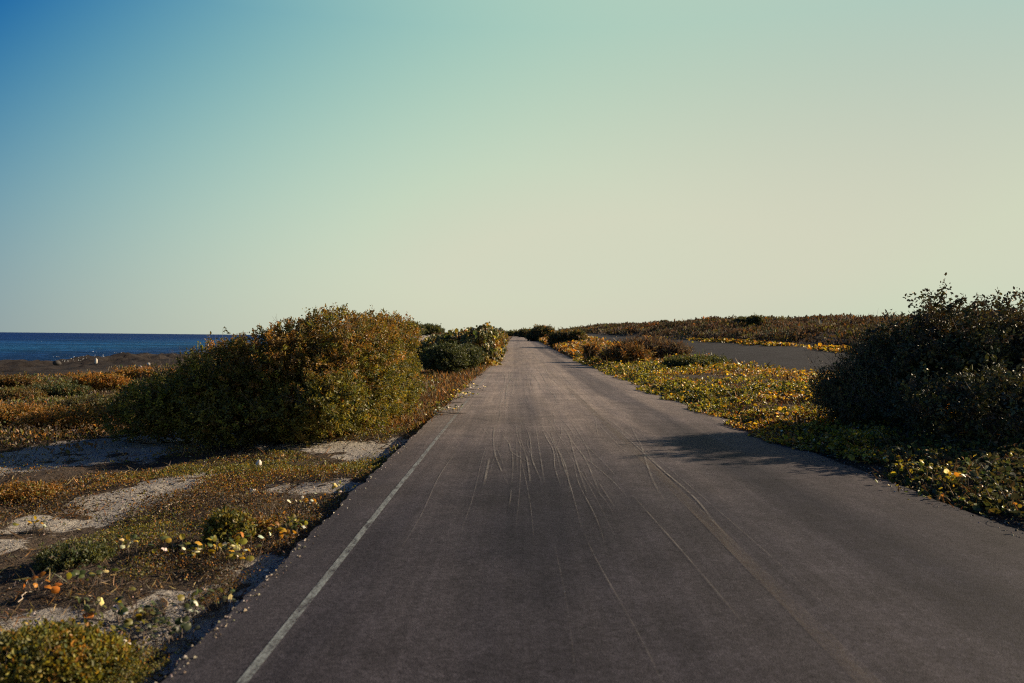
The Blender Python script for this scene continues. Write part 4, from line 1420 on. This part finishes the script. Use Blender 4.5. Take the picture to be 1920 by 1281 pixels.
stone("rock", "pale curved stone standing among the yellow mats left of the road", "rock", 485, 879, .065, M_STONE, 401, (.75, .6, 1.15), .4)
stone("rock", "small pale stone in the mats nearer the road than the curved one", "rock", 636, 876, .045, M_STONE, 402, (1.2, .8, .5), .2)
stone("rock", "pale stone at the edge of the mats, below the curved stone", "rock", 472, 922, .045, M_STONE, 403, (1, .8, .6), .8)
stone("rock", "white upright stone on the dark shore ridge in front of the spray", "rock", 180, 682, .26, M_STONE, 404, (.5, .5, 1.2), .2)
stone("rock", "small white stone on the dark shore ridge, right of the upright one", "rock", 279, 684.5, .16, M_STONE, 405, (1, .8, .8), 0)
stone("rock", "rounded stone half buried in the lower left sand", "rock", 222, 1218, .060, M_STONE, 406, (1.2, 1, .6), .3)
stone("rock", "second rounded stone in the lower left sand, left of its twin", "rock", 178, 1222, .055, M_STONE, 407, (1.1, 1, .6), 1.2)
stone("rock", "low pale stone in the sand near the bushy green corner plant", "rock", 140, 1208, .05, M_STONE, 408, (1.5, 1, .5), .5)
stone("shore_rock", "dark rock knob on the shore crest, left of the white upright stone", "rock", 107, 684, .26, M_ROCK, 421, (1.3, 1, .9), .4)


def stick(label, name, cat, px, r0, r1, mat, lift=.02, bend=.03, seed=0):
    r = np.random.default_rng(seed)
    A, B = on_ground(*px[0]), on_ground(*px[1])
    k = np.linspace(0, 1, 8)[:, None]
    pts = A * (1 - k) + B * k
    pts[:, 2] = H(pts[:, 0], pts[:, 1]) + lift + bend * np.sin(k[:, 0] * np.pi)
    pts[:, :2] += r.normal(0, .006, (8, 2))
    V, q = tube(pts, r0, r1, 6)
    o = mesh_obj(name, V, q, mat, smooth=True)
    tag(o, label, cat)


stick("straight pale stick lying on the lit bare sand", "stick", "stick", [(293, 967), (366, 940)], .008, .004, M_WOOD, seed=1)
stick("short dry stick on the brown soil left of the white-leaved vine", "stick", "stick", [(152, 1056), (200, 1042)], .006, .003, M_WOOD, seed=2)
stick("thin grey stick near the upright green shrub and asphalt", "stick", "stick", [(472, 993), (486, 984)], .006, .004, M_WOOD, seed=3)
stick("thin dry stick on the soil between the orange plant and the lower sand", "stick", "stick", [(35, 1135), (62, 1118)], .005, .003, M_WOOD, seed=4)
stick("dry stick at the left edge below the green cushion", "stick", "stick", [(80, 1080), (104, 1070)], .005, .003, M_WOOD, seed=5)
stick("bleached driftwood pole lying along the dark shore flat", "driftwood", "driftwood", [(262, 690), (300, 692)], .06, .03, M_WOOD, .05, .08, seed=6)
stick("bleached driftwood branch leaning beside the driftwood pole", "driftwood", "driftwood", [(259, 690), (266, 698)], .06, .03, M_WOOD, .05, .25, seed=7)


def dry_leaf(label, px, py, size, colr, seed, stand=.8):
    r = np.random.default_rng(seed)
    g = on_ground(px, py)
    nu, nv = 9, 5
    u, v = np.meshgrid(np.linspace(0, 1, nu), np.linspace(-1, 1, nv), indexing='ij')
    w = np.sin(np.pi * u ** .8) * .30 + .02
    curl = u * 1.9
    X = v * w * np.cos(.8 * v * 0)
    Y_ = np.sin(curl) / 1.9
    Z = (1 - np.cos(curl)) / 1.9 * stand + .25 * (v * w) ** 2 * 4 + .02
    P = np.stack([X, Y_, Z], -1).reshape(-1, 3) * size
    a = r.uniform(0, 6.28)
    P = np.stack([P[:, 0] * math.cos(a) - P[:, 1] * math.sin(a), P[:, 0] * math.sin(a) + P[:, 1] * math.cos(a), P[:, 2]], -1)
    i = np.arange(nu * nv).reshape(nu, nv)
    q = np.stack([i[:-1, :-1], i[1:, :-1], i[1:, 1:], i[:-1, 1:]], -1).reshape(-1, 4)
    o = mesh_obj("dry_leaf", P, [q], M_DRY, np.broadcast_to(np.array(colr), (len(P), 3)), smooth=True)
    so = o.modifiers.new("thickness", 'SOLIDIFY')
    so.thickness = .0015
    o.location = g + np.array([0, 0, .004])
    tag(o, label, "leaf")


dry_leaf("pale curled dry leaf standing on the lower sand beside the brown moss", 296, 1150, .13, (.55, .42, .24), 501)
dry_leaf("orange dry leaf left of the cupped green clump on the lower sand", 170, 1163, .11, (.42, .15, .03), 502, .4)
dry_leaf("dead leaf lying by the brown soil above the white-leaved vine", 350, 1016, .10, (.36, .19, .11), 503, .4)
dry_leaf("curled orange leaf on the shaded ground under the tall dark bush", 1590, 776, .13, (.45, .26, .05), 504, .4)


def sea_foam():
    """surf breaking on the shore and a swell crest with foam"""
    r = np.random.default_rng(71)
    V, Q, n = [], [], 0

    def blob(c, s):
        nonlocal n
        D = np.array([[1, 0, 0], [-1, 0, 0], [0, 1, 0], [0, -1, 0], [0, 0, 1], [0, 0, -1]], float) * s * np.exp(r.normal(0, .3, (6, 1)))
        V.append(c + D)
        Q.append(np.array([[0, 2, 4], [2, 1, 4], [1, 3, 4], [3, 0, 4], [2, 0, 5], [1, 2, 5], [3, 1, 5], [0, 3, 5]]) + n)
        n += 6
    for px, py, Yd, wx, hz, k in [(153, 675, 80, .45, .55, 60), (205, 671, 95, 1.3, .8, 90), (175, 676.5, 84, 1.6, .12, 40), (225, 672.5, 100, 4, .12, 60), (280, 668.5, 112, 5, .10, 40), (250, 667, 118, 7, .06, 70), (20, 681, 72, 5, .06, 40), (60, 678, 76, 4, .06, 40), (330, 664, 120, 6, .08, 40)]:
        c = at(px, py, Yd)
        for _ in range(k):
            h = abs(r.normal(0, .5)) * hz
            blob(np.array([c[0] + r.normal(0, wx * (1 + .2 * h)), c[1] + r.normal(0, 1.5), c[2] - .25 + h]), r.uniform(.015, .05))
    o = mesh_obj("sea_spray", np.concatenate(V), [np.concatenate(Q)], M_FOAM)
    tag(o, "white surf and spray breaking behind the dark shore ridge", "sea spray", kind='stuff')


sea_foam()
g = on_ground(92, 668)
o = stone("shore_rock", "lone dark rock awash in the sea with a swell breaking on it", "rock", 92, 680, .6, M_ROCK, 450, (1.8, 1, .8), .3)
o.location = (*at(93, 664, 88)[:2], -2.35)
